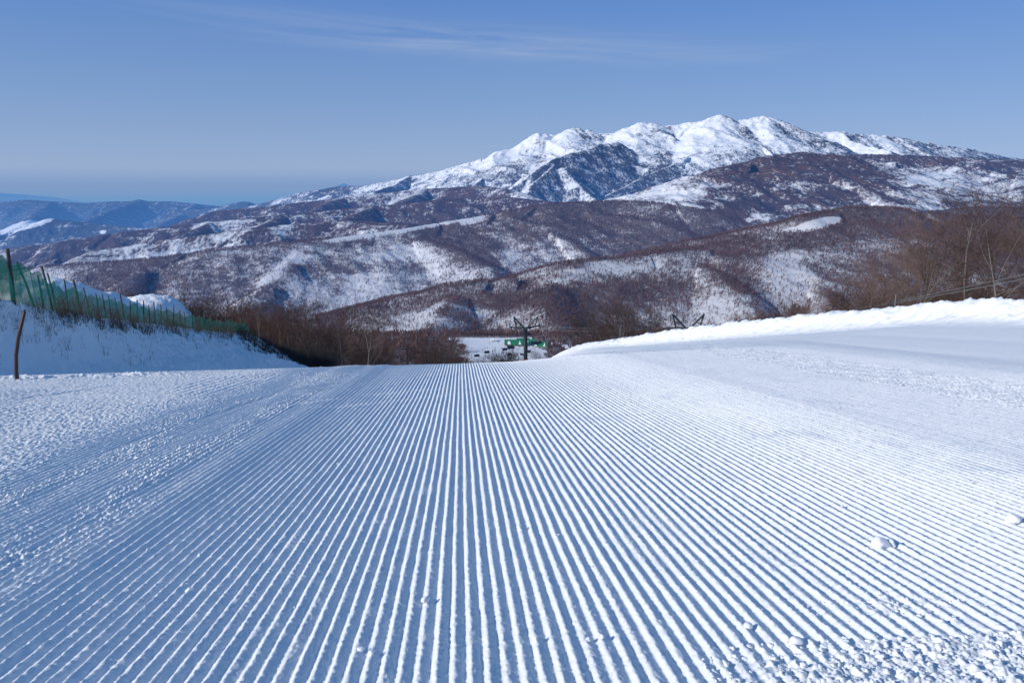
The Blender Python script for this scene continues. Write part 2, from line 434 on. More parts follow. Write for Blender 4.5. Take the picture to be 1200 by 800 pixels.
# ------------------------------------------------------------------ regional terrain
RIDGES = [
 # (slope, rounding, [(px,py,Y)...])
 (.26, 50, [(420,376,1330),(470,356,1380),(500,345,1400),(530,336,1420),(600,326,1450),(675,308,1500),(775,298,1550),(850,288,1600),(900,272,1650),(950,253,1700),(1000,244,1750),(1050,245,1750),(1120,254,1700),(1300,262,1700)]),
 (.42, 25, [(790,300,1570),(835,318,1420),(870,345,1260),(900,385,1120)]),
 (.40, 25, [(925,268,1680),(935,300,1480),(960,335,1300),(1000,380,1120)]),
 (.40, 25, [(650,318,1480),(640,350,1280),(655,380,1120)]),
 (.35, 25, [(540,338,1420),(520,365,1250),(500,395,1120)]),
 (.28, 60, [(-300,345,2700),(0,319,2500),(60,312,2450),(185,304,2450),(250,293,2500),(350,284,2600),(450,272,2750),(530,259,2900),(600,247,3000),(650,239,3050),(725,236,3100),(775,239,3000),(825,247,2900),(875,263,2750),(960,300,2500)]),
 (.30, 40, [(352,290,2560),(330,318,2300),(300,350,2080)]),
 (.50, 30, [(470,274,2760),(530,290,2540),(572,312,2330),(600,340,2150)]),
 (.40, 30, [(640,244,3030),(650,272,2700),(690,300,2450)]),
 (.40, 30, [(760,240,3020),(800,268,2720),(850,290,2500)]),
 (.40, 30, [(180,306,2440),(150,330,2200),(140,370,1950)]),
 (.30, 60, [(-200,310,3500),(20,312,3350),(70,303,3350),(120,292,3400),(200,280,3500),(300,266,3600),(400,258,3700),(480,262,3500),(560,275,3300)]),
 (.32, 60, [(-200,300,4300),(0,293,4200),(80,282,4200),(150,271,4300),(250,260,4400),(320,253,4500),(400,245,4600),(450,241,4650),(520,233,4700),(600,231,4700),(660,240,4500)]),
 (.42, 30, [(250,260,4400),(215,275,4000),(190,290,3750)]),
 (.42, 30, [(330,252,4500),(300,268,4050),(285,280,3800)]),
 (.42, 30, [(440,242,4650),(410,255,4200),(400,262,4000)]),
 (.30, 60, [(260,246,6000),(300,243,6000),(340,239,6000),(400,232,6100),(480,223,6200),(560,217,6000),(600,222,5700),(640,236,5300)]),
 (.42, 40, [(400,232,6100),(375,243,5500),(360,252,5100)]),
 (.42, 40, [(500,221,6200),(480,232,5600),(470,240,5200)]),
 # wooded dome
 (.30, 90, [(600,266,3500),(700,247,3700),(760,233,3800),(815,210,4000),(850,196,4200),(900,183,4400),(940,178,4500),(990,183,4400),(1025,193,4300),(1100,224,4100),(1150,242,4000),(1300,285,3900)]),
 (.42, 40, [(860,196,4250),(845,225,3800),(890,255,3400)]),
 (.42, 40, [(960,182,4450),(980,205,4000),(1060,240,3500),(1110,262,3200)]),
 (.36, 50, [(1000,268,2500),(1080,250,2700),(1160,243,2900),(1300,250,3000)]),
 # broad shoulder on the right
 (.26, 120, [(900,188,6300),(960,182,6200),(1000,180,6200),(1100,183,6000),(1200,188,5900),(1400,204,5900)]),
 (.35, 60, [(1040,183,6150),(1080,205,5400),(1120,232,4700)]),
 (.35, 60, [(1180,188,5900),(1200,215,5100),(1210,238,4500)]),
 # main mountain
 (.42, 8, [(200,247,10500),(295,241,10200),(320,235,10000),(350,226,9800),(400,218,9700),(425,218,9600),(450,213,9500),(480,206,9400),(515,200,9300),(550,190,9200),(580,180,9100),(600,171,9050),(615,163,9000),(630,156,9000),(645,157,9020),(656,160,9050),(664,153,9050),(671,149,9050),(678,150,9050),(684,153,9060),(690,152,9050),(700,156,9050),(720,156,9050),(738,148,9000),(750,143,9000),(766,144,9000),(785,147,9050),(805,144,9050),(825,141,9000),(836,136,9000),(843,134,9000),(851,137,9000),(865,141,9000),(880,138,9000),(895,136,9000),(908,139,9000),(920,143,9000),(932,149,9050),(945,154,9100),(965,155,9150),(985,154,9100),(1000,156,9150),(1015,158,9200),(1035,158,9200),(1050,160,9200),(1075,165,9300),(1100,169,9300),(1140,175,9400),(1180,184,9500),(1300,198,9700)]),
 (.62, 12, [(630,157,9000),(634,172,8700),(640,190,8350),(632,205,8000)]),
 (.60, 12, [(724,166,8250),(705,168,8100),(690,173,7900),(665,180,7650),(645,188,7450),(625,202,7150),(600,222,6900)]),
 (.60, 12, [(655,188,7500),(642,201,7200),(628,214,6950),(612,236,6500)]),
 (.55, 12, [(660,196,7300),(680,215,7000),(700,238,6600)]),
 (.62, 12, [(751,143,9000),(745,160,8700),(752,180,8350),(758,205,7950)]),
 (.50, 12, [(843,134,9000),(846,152,8650),(830,170,8250),(795,190,7850),(755,207,7450),(720,225,7050),(695,240,6700)]),
 (.60, 12, [(850,136,9000),(868,152,8600),(895,172,8100),(915,190,7700)]),
 (.60, 12, [(896,136,9000),(915,152,8650),(935,168,8250),(955,185,7900)]),
 (.50, 12, [(985,154,9100),(1000,166,8700),(1040,176,8200)]),
 (.55, 12, [(550,190,9200),(540,203,8700),(520,212,8200)]),
 (.55, 12, [(600,171,9050),(592,188,8600),(570,205,8100),(555,218,7700)]),
 (.50, 12, [(480,206,9400),(465,216,8900),(440,224,8300)]),
 # hazy range on the left
 (.30, 60, [(-250,230,12000),(-60,234,12000),(0,237,12000),(30,234,12000),(60,236,12000),(100,238,12000),(130,236,12000),(155,236,12000),(163,234,12000),(172,236,12000),(200,236,12000),(230,239,12000),(262,242,12000),(275,238,11800),(286,236,11800),(298,240,11800),(330,246,11500)]),
 (.40, 30, [(60,236,12000),(40,252,10000),(20,270,8300)]),
 (.40, 30, [(163,235,12000),(120,250,10000),(90,264,8500),(60,280,7300)]),
 (.40, 30, [(230,239,12000),(205,255,9800),(180,268,8500)]),
 (.34, 50, [(-200,262,7000),(0,270,6800),(60,256,7000),(110,262,7000),(170,268,6800),(240,262,6900),(300,254,7000)]),
 (.34, 40, [(-100,300,5400),(30,292,5400),(90,278,5600),(160,276,5500)]),
]

def base_z(U, Y):
    left = np.interp(Y, [60, 500, 700, 850, 1000, 1500, 2000, 2600, 3300, 5000, 6500, 9500, 14000], [-20, -130, -160, -163, -205, -300, -350, -380, -420, -520, -600, -650, -700])
    right = np.interp(Y, [60, 500, 700, 850, 1000, 1500, 2000, 2600, 3300, 5000, 6500, 9500, 14000], [-20, -130, -160, -163, -200, -260, -260, -270, -190, -230, -180, 0, -200])
    t = sstep(-.12, .12, U)
    return left * (1 - t) + right * t

def seg_dist(X, Y, a, b):
    ax, ay, az = a; bx, by, bz = b
    dx, dy = bx - ax, by - ay
    L2 = dx * dx + dy * dy
    t = np.clip(((X - ax) * dx + (Y - ay) * dy) / L2, 0, 1)
    d = np.hypot(X - ax - t * dx, Y - ay - t * dy)
    return d, az + t * (bz - az)

yrows = np.concatenate([np.arange(60, 900, 7.0), np.arange(900, 1100, 4.0), np.arange(1100, 1800, 3.5), np.arange(1800, 2300, 7.0), np.arange(2300, 3150, 5.0),
                        np.arange(3150, 4700, 9.0), np.arange(4700, 6500, 14.0), np.arange(6500, 9300, 11.0), np.arange(9300, 12100, 35.0), np.arange(12100, 14500, 150.0)])
ucols = np.linspace(-.85, .85, 1240)
UU, YY = np.meshgrid(ucols, yrows)
XX = UU * YY
# domain warp so the ridges wobble
sc = np.clip(YY / 6000.0, .25, 1.0) * (1 - .6 * sstep(6300, 7200, YY))
wx = fbm(XX / 420, YY / 420, 3) * 55 * sc
wy = fbm(XX / 420 + 50, YY / 420 + 20, 3) * 75 * sc
XW, YW = XX + wx, YY + wy
ZT = np.full(XX.shape, -1e9); DR = np.full(XX.shape, 1e9)
rowsY = yrows
for s, r, pts in RIDGES:
    w = [P(*p) for p in pts]
    ymin = min(p[1] for p in w) - 1500; ymax = max(p[1] for p in w) + 1500
    i0, i1 = np.searchsorted(rowsY, [ymin, ymax])
    xs, ys = XW[i0:i1], YW[i0:i1]
    h = np.full(xs.shape, -1e9); dm = np.full(xs.shape, 1e9)
    for a, b in zip(w[:-1], w[1:]):
        d, z = seg_dist(xs, ys, a, b)
        c = z - s * (np.sqrt(d * d + r * r) - r)
        m = c > h
        h = np.where(m, c, h); dm = np.where(m, d, dm)
    cur = ZT[i0:i1]
    k = 12.0
    m = h > cur
    sm = np.maximum(h, cur) + np.where(np.abs(h - cur) < 60, k * np.exp(-np.abs(h - cur) / k) * .25, 0)
    ZT[i0:i1] = sm
    DR[i0:i1] = np.where(m, dm, DR[i0:i1])
BZ = base_z(UU, YY)
gsc = np.clip(YY / 5000.0, .3, 1.6)
inten = sstep(0, 260, DR * 1.0 / gsc)
high = sstep(-100, 500, ZT)
ZT0 = ZT.copy()
gul = np.where(ZT > 150, ridged(XX / 420 + .3 * YY / 420, YY / 900, 2, .4), ridged(XX / 340 + .3 * YY / 340, YY / 620, 4, .5))
ZT = ZT - inten * (1 - gul) * (46 + 28 * high) * np.clip(gsc, .42, 1.2) * .9
ZT = ZT - inten * (1 - high) * (1 - ridged(XX / 190 + .4 * YY / 190, YY / 420, 3)) * 24 * np.clip(gsc, .35, 1.0) * (YY < 6500)
ZT = ZT + (fbm(XX / 90, YY / 90, 4, .55)) * (3.5 + 0 * high) * np.clip(gsc, .3, 1.3)
ZT = ZT + (ridged(XX / 130, YY / 150, 3) - .72) * 17 * high * inten * sstep(0, 200, DR)
ZSM = ZT0
bz2 = BZ + 10 * fbm(XX / 300, YY / 300, 3)
flat = sstep(640, 720, YY) * (1 - sstep(835, 850, YY)) * sstep(-.14, -.07, UU) * (1 - sstep(.12, .2, UU))
bz2 = bz2 * (1 - flat) + (BZ + .6 * fbm(XX / 30, YY / 30, 2)) * flat
ZT = ZT + high * (ridged(XX / 95, YY / 140, 3) - .78) * 30 * np.exp(-(DR / 230) ** 2)
ZT = np.maximum(ZT, bz2)
ZT = np.where((flat > .3) , bz2, ZT)
# near part follows the local ground
near_t = sstep(560, 690, YY)
zl = ground_near(XX, YY)
zl = np.where(XX < -16, zl + .0 - .10 * np.maximum(-XX - 30, 0) , zl)
zl = np.maximum(zl, -.36 * YY - 60) - .8 * (1 - sstep(100, 200, YY)) + 1.5 * fbm(XX / 25, YY / 25, 3) * sstep(100, 200, YY)
ZT = zl * (1 - near_t) + ZT * near_t

# --- forest cover
PX, PY = proj(XX, YY, ZT)
n1 = fbm(XX / 300, YY / 300, 4, .6); n2 = fbm(XX / 90 + 30, YY / 60, 3)
n0 = fbm(XX / 700 + 9, YY / 900, 3)
cover = .80 + .75 * n0 + .42 * n1 + .22 * n2
cover = cover - .15 * sstep(100, 350, ZT) * sstep(4600, 6600, YY) - .62 * sstep(330, 600, ZT) * sstep(4600, 6600, YY) * (1 + n0)
# cover also paints in shade: right-hand faces browner, sun faces whiter
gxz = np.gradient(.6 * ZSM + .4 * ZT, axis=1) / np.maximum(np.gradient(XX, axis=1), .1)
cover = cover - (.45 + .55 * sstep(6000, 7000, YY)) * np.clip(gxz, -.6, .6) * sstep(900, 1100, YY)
# trees stand on the ridge tops
cover = cover + .35 * np.exp(-(DR / (26 * gsc)) ** 2) * (YY < 5000)
BLOBS = [ # px,py,rx,ry,angle deg,amount, ymin, ymax; clearings and woods, plus lit and shaded spur faces painted in
 (690,320,100,13,-7,-.75,1000,2000), (915,318,22,38,-30,-.6,1000,2000), (510,372,65,22,-15,-1.0,900,2000), (560,372,50,10,0,-.7,900,2000),
 (650,348,95,10,-3,.15,900,2000), (868,322,26,34,-40,.45,1000,2000), (790,340,60,18,0,.22,900,2000), (720,372,60,10,0,-.15,900,2000),
 (958,263,26,6,-14,-2.2,1000,2400), (945,267,30,3,-8,-1.5,1000,2400), (1010,290,60,8,-5,-.3,1000,2000), (1040,330,60,25,0,.25,1000,2000), (940,330,20,14,0,-.4,1000,2000),
 (475,268,95,4.0,-9.5,-2.2,2300,3300), (555,259,18,3,-10,-1.2,2300,3300),
 (328,316,30,5,-38,-.95,1800,2700), (430,302,120,9,-2,-.25,1900,2900), (380,330,90,14,5,-.20,1900,2900), (500,325,80,10,-4,-.2,1900,2900), (430,314,60,7,0,.45,1900,2900), (535,288,46,14,12,.60,1900,3000),
 (596,300,10,26,-20,-.6,2000,3100), (640,274,26,10,30,-.4,2200,3200), (720,262,120,14,8,.40,2200,3400), (720,285,60,12,5,.3,2200,3200), (150,330,80,25,0,.20,1800,2700), (220,335,40,20,0,-.2,1800,2700),
 (860,236,34,14,30,-.25,3100,4300), (930,190,60,10,0,.3,3900,4700), (930,222,60,10,0,-.12,3100,4400), (905,200,90,12,0,.35,3600,4800), (960,236,30,6,0,.4,3100,4300), (1030,215,50,18,35,.5,3300,4600),
 (1110,225,60,18,20,-.6,3900,6000), (1120,195,100,8,2,.15,4800,6600), (1180,212,40,12,0,-.3,4000,6400),
 (20,266,44,5,-12,-2.2,4800,9500), (121,272,4,2.2,-10,-1.5,3000,9500), (248,263,26,6,-10,-.8,3300,5200), (365,231,24,3,-5,-1.3,5000,9500),
 (170,283,26,5,-30,-.3,3300,5200), (270,275,30,8,-15,-.45,3300,5000), (330,268,20,8,-20,-.4,3300,5000), (440,250,26,8,0,-.3,3600,5200),
 (500,208,50,8,-20,-.4,7500,9600), (440,215,40,6,-15,-.2,7500,9800),
 (612,222,14,14,30,-.7,5000,8000), (560,238,60,10,0,.35,3500,6500), (640,225,70,10,0,-.4,5500,8000), (690,235,50,8,0,-.3,5500,8000),
 (760,215,110,12,-24,-.35,5500,9000),
]
for bx_, by_, rx, ry, an, am, y0, y1 in BLOBS:
    ca, sa = math.cos(R(an)), math.sin(R(an))
    dx, dy = PX - bx_, PY - by_
    a = (dx * ca + dy * sa) / rx; b = (-dx * sa + dy * ca) / ry
    q = a * a + b * b + (.5 if am < -1 else 1.3) * n2 + (0 if am < -1 else .8) * n1
    wgt = ((1 - sstep(.55, 1.25, q)) if am < -1 else .75 * np.exp(-np.maximum(q, 0) * .9)) * (YY > y0) * (YY < y1)
    cover = cover + am * wgt
far_left = (1 - sstep(450, 640, PX)) * sstep(3300, 3600, YY)
cover = cover + .20 * far_left + .65 * sstep(6400, 7600, YY) * (1 - sstep(150, 330, PX))
cover = np.where(cover > -.35, np.maximum(cover, .10 + .20 * (YY < 3300) + .12 * n2), cover)
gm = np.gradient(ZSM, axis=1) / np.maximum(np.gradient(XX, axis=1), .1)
cm_ = .35 + .50 * sstep(420, 60, ZT) - 1.15 * np.clip(gm, -.55, .35) * (1 - .6 * sstep(600, 800, ZT)) + .30 * n1 + .22 * n2 - .16 * sstep(450, 700, ZT)  # mountain faces turned from the sun painted darker through the cover
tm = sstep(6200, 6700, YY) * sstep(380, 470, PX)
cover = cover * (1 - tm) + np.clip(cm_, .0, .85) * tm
cover = np.where(flat > .2, np.where((PX < 528 + 46 * n2 + 8 * np.sin(YY / 9)) | (PX > 655 + 50 * n2) | ((YY > 812) & (n2 > .15)), .95, 0.02), cover)
cover = np.where(YY < 640, .95, cover)
cover = np.where((YY > 842) & (YY < 1000), 1.0, cover)
COVER = np.clip(cover, 0, 1)

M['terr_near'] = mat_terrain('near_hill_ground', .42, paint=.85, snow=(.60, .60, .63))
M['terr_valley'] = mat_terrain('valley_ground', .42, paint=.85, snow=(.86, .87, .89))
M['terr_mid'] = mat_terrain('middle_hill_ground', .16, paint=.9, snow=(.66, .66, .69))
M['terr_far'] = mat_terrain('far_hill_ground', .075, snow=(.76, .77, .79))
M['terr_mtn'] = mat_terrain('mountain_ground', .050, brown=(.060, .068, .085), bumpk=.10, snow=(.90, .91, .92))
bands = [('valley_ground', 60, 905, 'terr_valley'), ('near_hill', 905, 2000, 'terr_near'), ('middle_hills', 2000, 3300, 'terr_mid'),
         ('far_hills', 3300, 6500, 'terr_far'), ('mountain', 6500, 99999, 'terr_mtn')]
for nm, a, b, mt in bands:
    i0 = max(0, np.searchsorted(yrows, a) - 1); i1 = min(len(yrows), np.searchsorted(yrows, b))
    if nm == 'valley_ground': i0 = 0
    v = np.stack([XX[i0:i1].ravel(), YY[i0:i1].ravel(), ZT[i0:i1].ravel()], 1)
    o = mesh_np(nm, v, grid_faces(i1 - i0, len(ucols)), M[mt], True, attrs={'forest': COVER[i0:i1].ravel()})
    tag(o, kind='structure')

def terr(X, Y, arr=None):
    """bilinear lookup in the terrain grid"""
    arr = ZT if arr is None else arr
    X = np.asarray(X, float); Y = np.asarray(Y, float)
    fi = np.interp(Y, yrows, np.arange(len(yrows)))
    fj = (X / Y - ucols[0]) / (ucols[1] - ucols[0])
    i = np.clip(fi.astype(int), 0, len(yrows) - 2); j = np.clip(fj.astype(int), 0, len(ucols) - 2)
    a = fi - i; b = np.clip(fj - j, 0, 1)
    return (arr[i, j] * (1 - a) * (1 - b) + arr[i + 1, j] * a * (1 - b) + arr[i, j + 1] * (1 - a) * b + arr[i + 1, j + 1] * a * b)

# --- the hazy lowland and the faint ranges beyond it
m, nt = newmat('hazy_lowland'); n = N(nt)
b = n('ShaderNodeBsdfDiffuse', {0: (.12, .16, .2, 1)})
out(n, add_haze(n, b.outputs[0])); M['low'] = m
uu = np.linspace(-1.1, 1.1, 60); yy = np.geomspace(14000, 400000, 40)
U2, Y2 = np.meshgrid(uu, yy)
v = np.stack([(U2 * Y2).ravel(), Y2.ravel(), np.full(U2.size, -750.0)], 1)
tag(mesh_np('sea', v, grid_faces(40, 60), M['low']), kind='structure')
for pts in ([(270,246),(300,241),(330,235),(352,230),(375,223),(385,220),(397,217),(403,215),(410,218),(425,219),(445,223),(480,228),(520,236)],
            [(-250,222),(-120,223),(-20,225),(20,227),(45,229),(70,232),(95,236),(130,243)]):
    Yd = 42000.0 if pts[0][0] > 0 else 26000.0
    a = np.array([P(p[0], p[1], Yd) for p in pts])
    t = np.linspace(0, len(pts) - 1, 120)
    xs = np.interp(t, range(len(pts)), a[:, 0]); zs = np.interp(t, range(len(pts)), a[:, 2]) + 45 * fbm(xs / 900, xs * 0 + 3.3, 3)
    rows = []
    for k in range(6):
        f = k / 5
        rows.append(np.stack([xs, Yd - 5000 * f + xs * 0, zs - (zs + 760) * f ** .8], 1))
    tag(mesh_np('distant_range', np.concatenate(rows), grid_faces(6, 120), M['low'], True), kind='structure')

# ------------------------------------------------------------------ forests on the hills (uncountable)
def forest(name, y0, y1, step, count, hgt, slivers, width, mat, umin=-.78, umax=.78, cmin=.12, power=1.25, label=None):
    got = [];
    tries = count * 5
    yv = rng.uniform(y0 ** 2, y1 ** 2, tries) ** .5
    uv = rng.uniform(umin, umax, tries)
    xv = uv * yv
    cv = terr(xv, yv, COVER)
    keep = rng.random(tries) < np.clip((cv - cmin) / (1 - cmin), 0, 1) ** power
    xv, yv = xv[keep][:count], yv[keep][:count]
    # drop those out of sight behind a nearer crest by a wide margin
    zv = terr(xv, yv)
    hv = hgt * rng.uniform(.55, 1.25, len(xv))
    T = len(xv)
    V = np.zeros((T, slivers, 3, 3), np.float32)
    for k in range(slivers):
        ang = rng.uniform(0, 2 * np.pi, T)
        if k == 0:
            lean = rng.uniform(0, .08, T); b0 = np.zeros(T); top = hv
        else:
            lean = rng.uniform(.12, .42, T); b0 = hv * rng.uniform(.1, .45, T); top = hv * rng.uniform(.65, 1.0, T)
        bx, by = xv + 0, yv + 0
        tx = bx + np.cos(ang) * lean * hv; ty = by + np.sin(ang) * lean * hv
        wa = rng.uniform(-.5, .5, T); w = width * rng.uniform(.6, 1.4, T) * (1.0 if k else 1.3)
        ox, oy = np.cos(wa) * w / 2, np.sin(wa) * w / 2
        if k == 0:
            V[:, k, 0] = np.stack([bx - ox, by - oy, zv - .5], 1); V[:, k, 1] = np.stack([bx + ox, by + oy, zv - .5], 1)
            V[:, k, 2] = np.stack([tx, ty, zv + top], 1)
        else:   # twiggy fan: narrow at the fork, wide toward the top
            V[:, k, 0] = np.stack([bx, by, zv + b0], 1)
            V[:, k, 1] = np.stack([tx - ox * 1.7, ty - oy * 1.7, zv + top], 1); V[:, k, 2] = np.stack([tx + ox * 1.7, ty + oy * 1.7, zv + top * .93], 1)
    tone = np.repeat(np.clip(rng.normal(.45, .25, T) + .4 * fbm(xv / 120, yv / 120, 2), 0, 1), slivers * 3)
    V = V.reshape(-1, 3)
    o = mesh_np(name, V, np.arange(len(V)).reshape(-1, 3), mat, attrs={'tone': tone})
    tag(o, label, 'forest', kind='stuff')
    return o
M['ff1'] = mat_forest_far('near_forest', (.078, .052, .053), (.235, .135, .115))
M['ff2'] = mat_forest_far('middle_forest', (.072, .050, .055), (.20, .112, .098))
forest('bare_forest', 960, 1850, 3, 60000, 7.5, 6, .34, M['ff1'], umin=-.25, label='bare brown forest covering the nearest snowy hill')
forest('bare_forest', 1850, 3200, 3, 95000, 8.0, 4, .62, M['ff2'], label='bare brown forest over the middle snowy hills')
forest('bare_forest', 560, 1010, 3, 15000, 8.0, 8, .40, M['ff1'], umin=-.7, label='bare reddish wood lining the valley floor', cmin=.5)

# ------------------------------------------------------------------ left bank (snow, in shade)
ST_ = [ # foot plan from px,Y ; top px,py,Y
 (-330, 17, -330, 330, 20), (-120, 24, -120, 345, 26), (0, 28.5, 15, 354, 32), (60, 31, 60, 364, 35.5), (110, 33.5, 95, 368, 39), (170, 37, 142, 375, 46), (230, 42, 200, 382, 57),
 (280, 48, 250, 388, 67), (320, 54, 290, 391, 77), (352, 60, 318, 404, 82), (385, 68, 350, 425, 88), (410, 78, 390, 438, 95)]
FOOT, TOP = [], []
for fpx, fy, tpx, tpy, ty in ST_:
    x = P(fpx, 437, fy)[0]
    FOOT.append((x + .6, fy, float(ground_base(np.array(x + .6), np.array(fy))) - .12))
    TOP.append(P(tpx, tpy, ty))
FOOT, TOP = np.array(FOOT), np.array(TOP)
def crv(arr, t):
    """smooth interpolation through stations"""
    k = np.arange(len(arr)); i = np.clip(np.floor(t).astype(int), 0, len(arr) - 2); f = t - i
    p0 = arr[np.maximum(i - 1, 0)]; p1 = arr[i]; p2 = arr[i + 1]; p3 = arr[np.minimum(i + 2, len(arr) - 1)]
    f = f[:, None]
    return .5 * ((2 * p1) + (-p0 + p2) * f + (2 * p0 - 5 * p1 + 4 * p2 - p3) * f * f + (-p0 + 3 * p1 - 3 * p2 + p3) * f ** 3)
NT = 620
tt = np.linspace(0, len(ST_) - 1, NT)
ft, tp = crv(FOOT, tt), crv(TOP, tt)
prof = np.concatenate([np.linspace(0, 1, 90), 1 + np.linspace(0, 1, 60)[1:]])
rows = []
for q in prof:
    if q <= 1:
        p = ft + (tp - ft) * q
        e_ = q ** 1.7 * .55 + .45 * sstep(.35, 1.0, q)
        p[:, 2] = ft[:, 2] + (tp[:, 2] - ft[:, 2]) * (.25 * q + .75 * e_)
    else:
        f = q - 1
        p = tp.copy(); p[:, 0] -= 22 * f; p[:, 1] += 6 * f
        p[:, 2] = tp[:, 2] - .3 * (1 - math.exp(-f * 4)) - 1.2 * f - 1.5 * f * f
    env = math.sin(min(q, 1) * math.pi) * .8 + (.5 if q > .75 else 0)
    if q < .06: env = 0
    p[:, 2] += env * (.34 * fbm(p[:, 0] * .6, p[:, 1] * .4, 4) + .10 * np.abs(perlin(p[:, 0] * 2.2, p[:, 1] * 1.8)) + .05 * perlin(p[:, 0] * 5, p[:, 1] * 4))
    rows.append(p)
bank = mesh_np('snow_bank', np.concatenate(rows), grid_faces(len(prof), NT), M['bank'], True)
tag(bank, kind='structure')
BANK = np.array(rows)
def bank_pt(s, q):
    """s: station 0..11 ; q 0..1 foot to top"""
    j = int(round(s / (len(ST_) - 1) * (NT - 1))); i = int(round(min(q, 1) * 89)) if q <= 1 else 89 + int(round((q - 1) * 59))
    return BANK[min(i, len(prof) - 1), min(max(j, 0), NT - 1)]

# sunlit snow mound beyond the fence
def loft(name, a, b, c, mat, kind='structure', amp=.8, nt=160, nq=50):
    a, b, c = (np.array([P(*p) for p in k]) for k in (a, b, c))
    t = np.linspace(0, len(a) - 1, nt)
    A, B, C = crv(a, t), crv(b, t), crv(c, t)
    rr_ = []
    for q in np.linspace(0, 1, nq):
        p = (1 - q) ** 2 * A + 2 * q * (1 - q) * (2 * B - .5 * A - .5 * C) + q * q * C
        p[:, 2] += amp * fbm(p[:, 0] * .3, p[:, 1] * .3, 4) * math.sin(q * math.pi)
        rr_.append(p)
    o = mesh_np(name, np.concatenate(rr_), grid_faces(nq, nt), mat, True)
    return tag(o, kind=kind)
loft('snow_mound', [(-160,372,58),(-20,372,60),(25,372,60),(70,372,62),(115,378,66),(160,386,72),(200,392,80)],
     [(-160,326,62),(-20,330,64),(25,331,64),(70,331,66),(110,340,70),(150,353,76),(190,372,84)],
     [(-160,340,80),(-20,345,80),(25,345,80),(70,346,82),(110,352,86),(150,362,92),(190,380,98)], M['berm'])
loft('snow_mound', [(130,382,105),(160,376,110),(190,374,112),(215,380,115),(235,394,118)],
     [(130,358,108),(160,350,113),(190,348,116),(210,355,118),(228,374,122)],
     [(130,360,130),(160,353,130),(190,351,132),(208,358,134),(224,378,136)], M['berm'])

# ------------------------------------------------------------------ fence
M['post'] = mat_plain('painted_green_post', (.028, .075, .06), .6, var=.5)
M['post_wood'] = mat_plain('grey_wooden_post', (.075, .06, .055), .8, var=.4, scale=8)
M['pole_red'] = mat_plain('dark_red_wooden_pole', (.040, .014, .018), .6, var=.45, scale=6, bump=.01)
m, nt = newmat('green_net'); n = N(nt)
uvw = n('ShaderNodeNewGeometry').outputs['Position']
t = n('ShaderNodeTexNoise', {'Vector': uvw, 'Scale': 1.6, 'Detail': 4.0}).outputs[0]
at = n('ShaderNodeAttribute', attribute_name='fade').outputs['Fac']
c = n.mix(t, (.003, .10, .070, 1), (.010, .21, .135, 1))
pb = n('ShaderNodeBsdfPrincipled', {'Base Color': c, 'Roughness': .8})
tr = n('ShaderNodeBsdfTransparent')
tl = n('ShaderNodeBsdfTranslucent', {0: c})
s1 = n('ShaderNodeMixShader', {0: .2, 1: pb.outputs[0], 2: tl.outputs[0]})
fac = n.math('ADD', n.math('MULTIPLY', t, .35), at, clamp=True)
out(n, n('ShaderNodeMixShader', {0: fac, 1: tr.outputs[0], 2: s1.outputs[0]}).outputs[0])
M['net'] = m
fence = empty('safety_net_fence', tuple(float(c) for c in bank_pt(2, 1)))
tag(fence, 'green safety net fence on leaning posts along the top of the left snow bank', 'fence')
FL = np.array(fence.location)
posts = [ # base px, station from px, top px, height factor, wood?
 (-60,1.45,-62,2.1,1,.05), (15,2.0,14,2.15,1,.085), (38,2.48,20,1.95,0,.05), (52,2.75,48,1.45,0,.045), (66,3.05,57,2.0,1,.055), (72,3.2,64,1.75,0,.045), (85,3.6,83,1.5,0,.04),
 (97,4.0,91,1.65,1,.06), (109,4.25,103,1.45,0,.045), (119,4.5,116,1.3,0,.045), (125,4.65,122,1.3,0,.04), (130,4.78,128,1.3,0,.04), (139,4.95,135,1.25,0,.045), (146,5.07,143,1.55,1,.05)]
px_list = [153,160,167,175,181,188,196,203,210,217,225,232,240,248,256,264,272,280,287]
def st_of_px(px):
    return float(np.interp(px, [-330,-120,15,60,95,142,200,250,290,318], [0,1,2,3,4,5,6,7,8,9]))
for px in px_list:
    posts.append((px, st_of_px(px), px - random.uniform(-2, 2.5), random.uniform(1.2, 1.55), int(random.random() < .3), .045))
for px, s_, tpx, hh, wood, rad in posts:
    b_ = bank_pt(s_, 1.0).astype(float)
    dx = (tpx - px) * b_[1] / F
    mb = MB()
    p0 = b_ - FL + np.array([0, 0, -.35]); p1 = b_ - FL + np.array([dx * .5 + .01, .05, hh * .5]); p2 = b_ - FL + np.array([dx, .1, hh])
    mb.tube([p0, p1, p2], [rad * 1.1, rad, rad * .85], 8)
    mb.build('post', M['post_wood'] if wood else M['post'], fence)
# net
nv, nf_, fade = [], [], []
S = np.linspace(.2, 8.05, 330); K = 10
hts = np.interp(S, [0, 1.4, 2.0, 2.5, 3.0, 3.6, 4.0, 5, 6, 7, 8.1], [2.0, 1.95, 1.75, 1.6, 1.3, 1.15, 1.15, 1.05, 1.05, 1.0, .95])
for i, s_ in enumerate(S):
    b_ = bank_pt(s_, 1.0).astype(float) - FL
    sag = .10 * math.sin(i * .63) + .07 * math.sin(i * .21 + 1)
    for k in range(K):
        f = k / (K - 1)
        nv.append((b_[0] + .09 * math.sin(i * .35 + f * 3), b_[1] + .10 + .05 * math.sin(i * .5), b_[2] - .05 + f * (hts[i] + sag * f)))
        fade.append(.60 if f < .12 or f > .9 else (.56 if s_ > 2.2 else .72))
no = mesh_np('net', nv, grid_faces(len(S), K), M['net'], True, fence, attrs={'fade': fade})

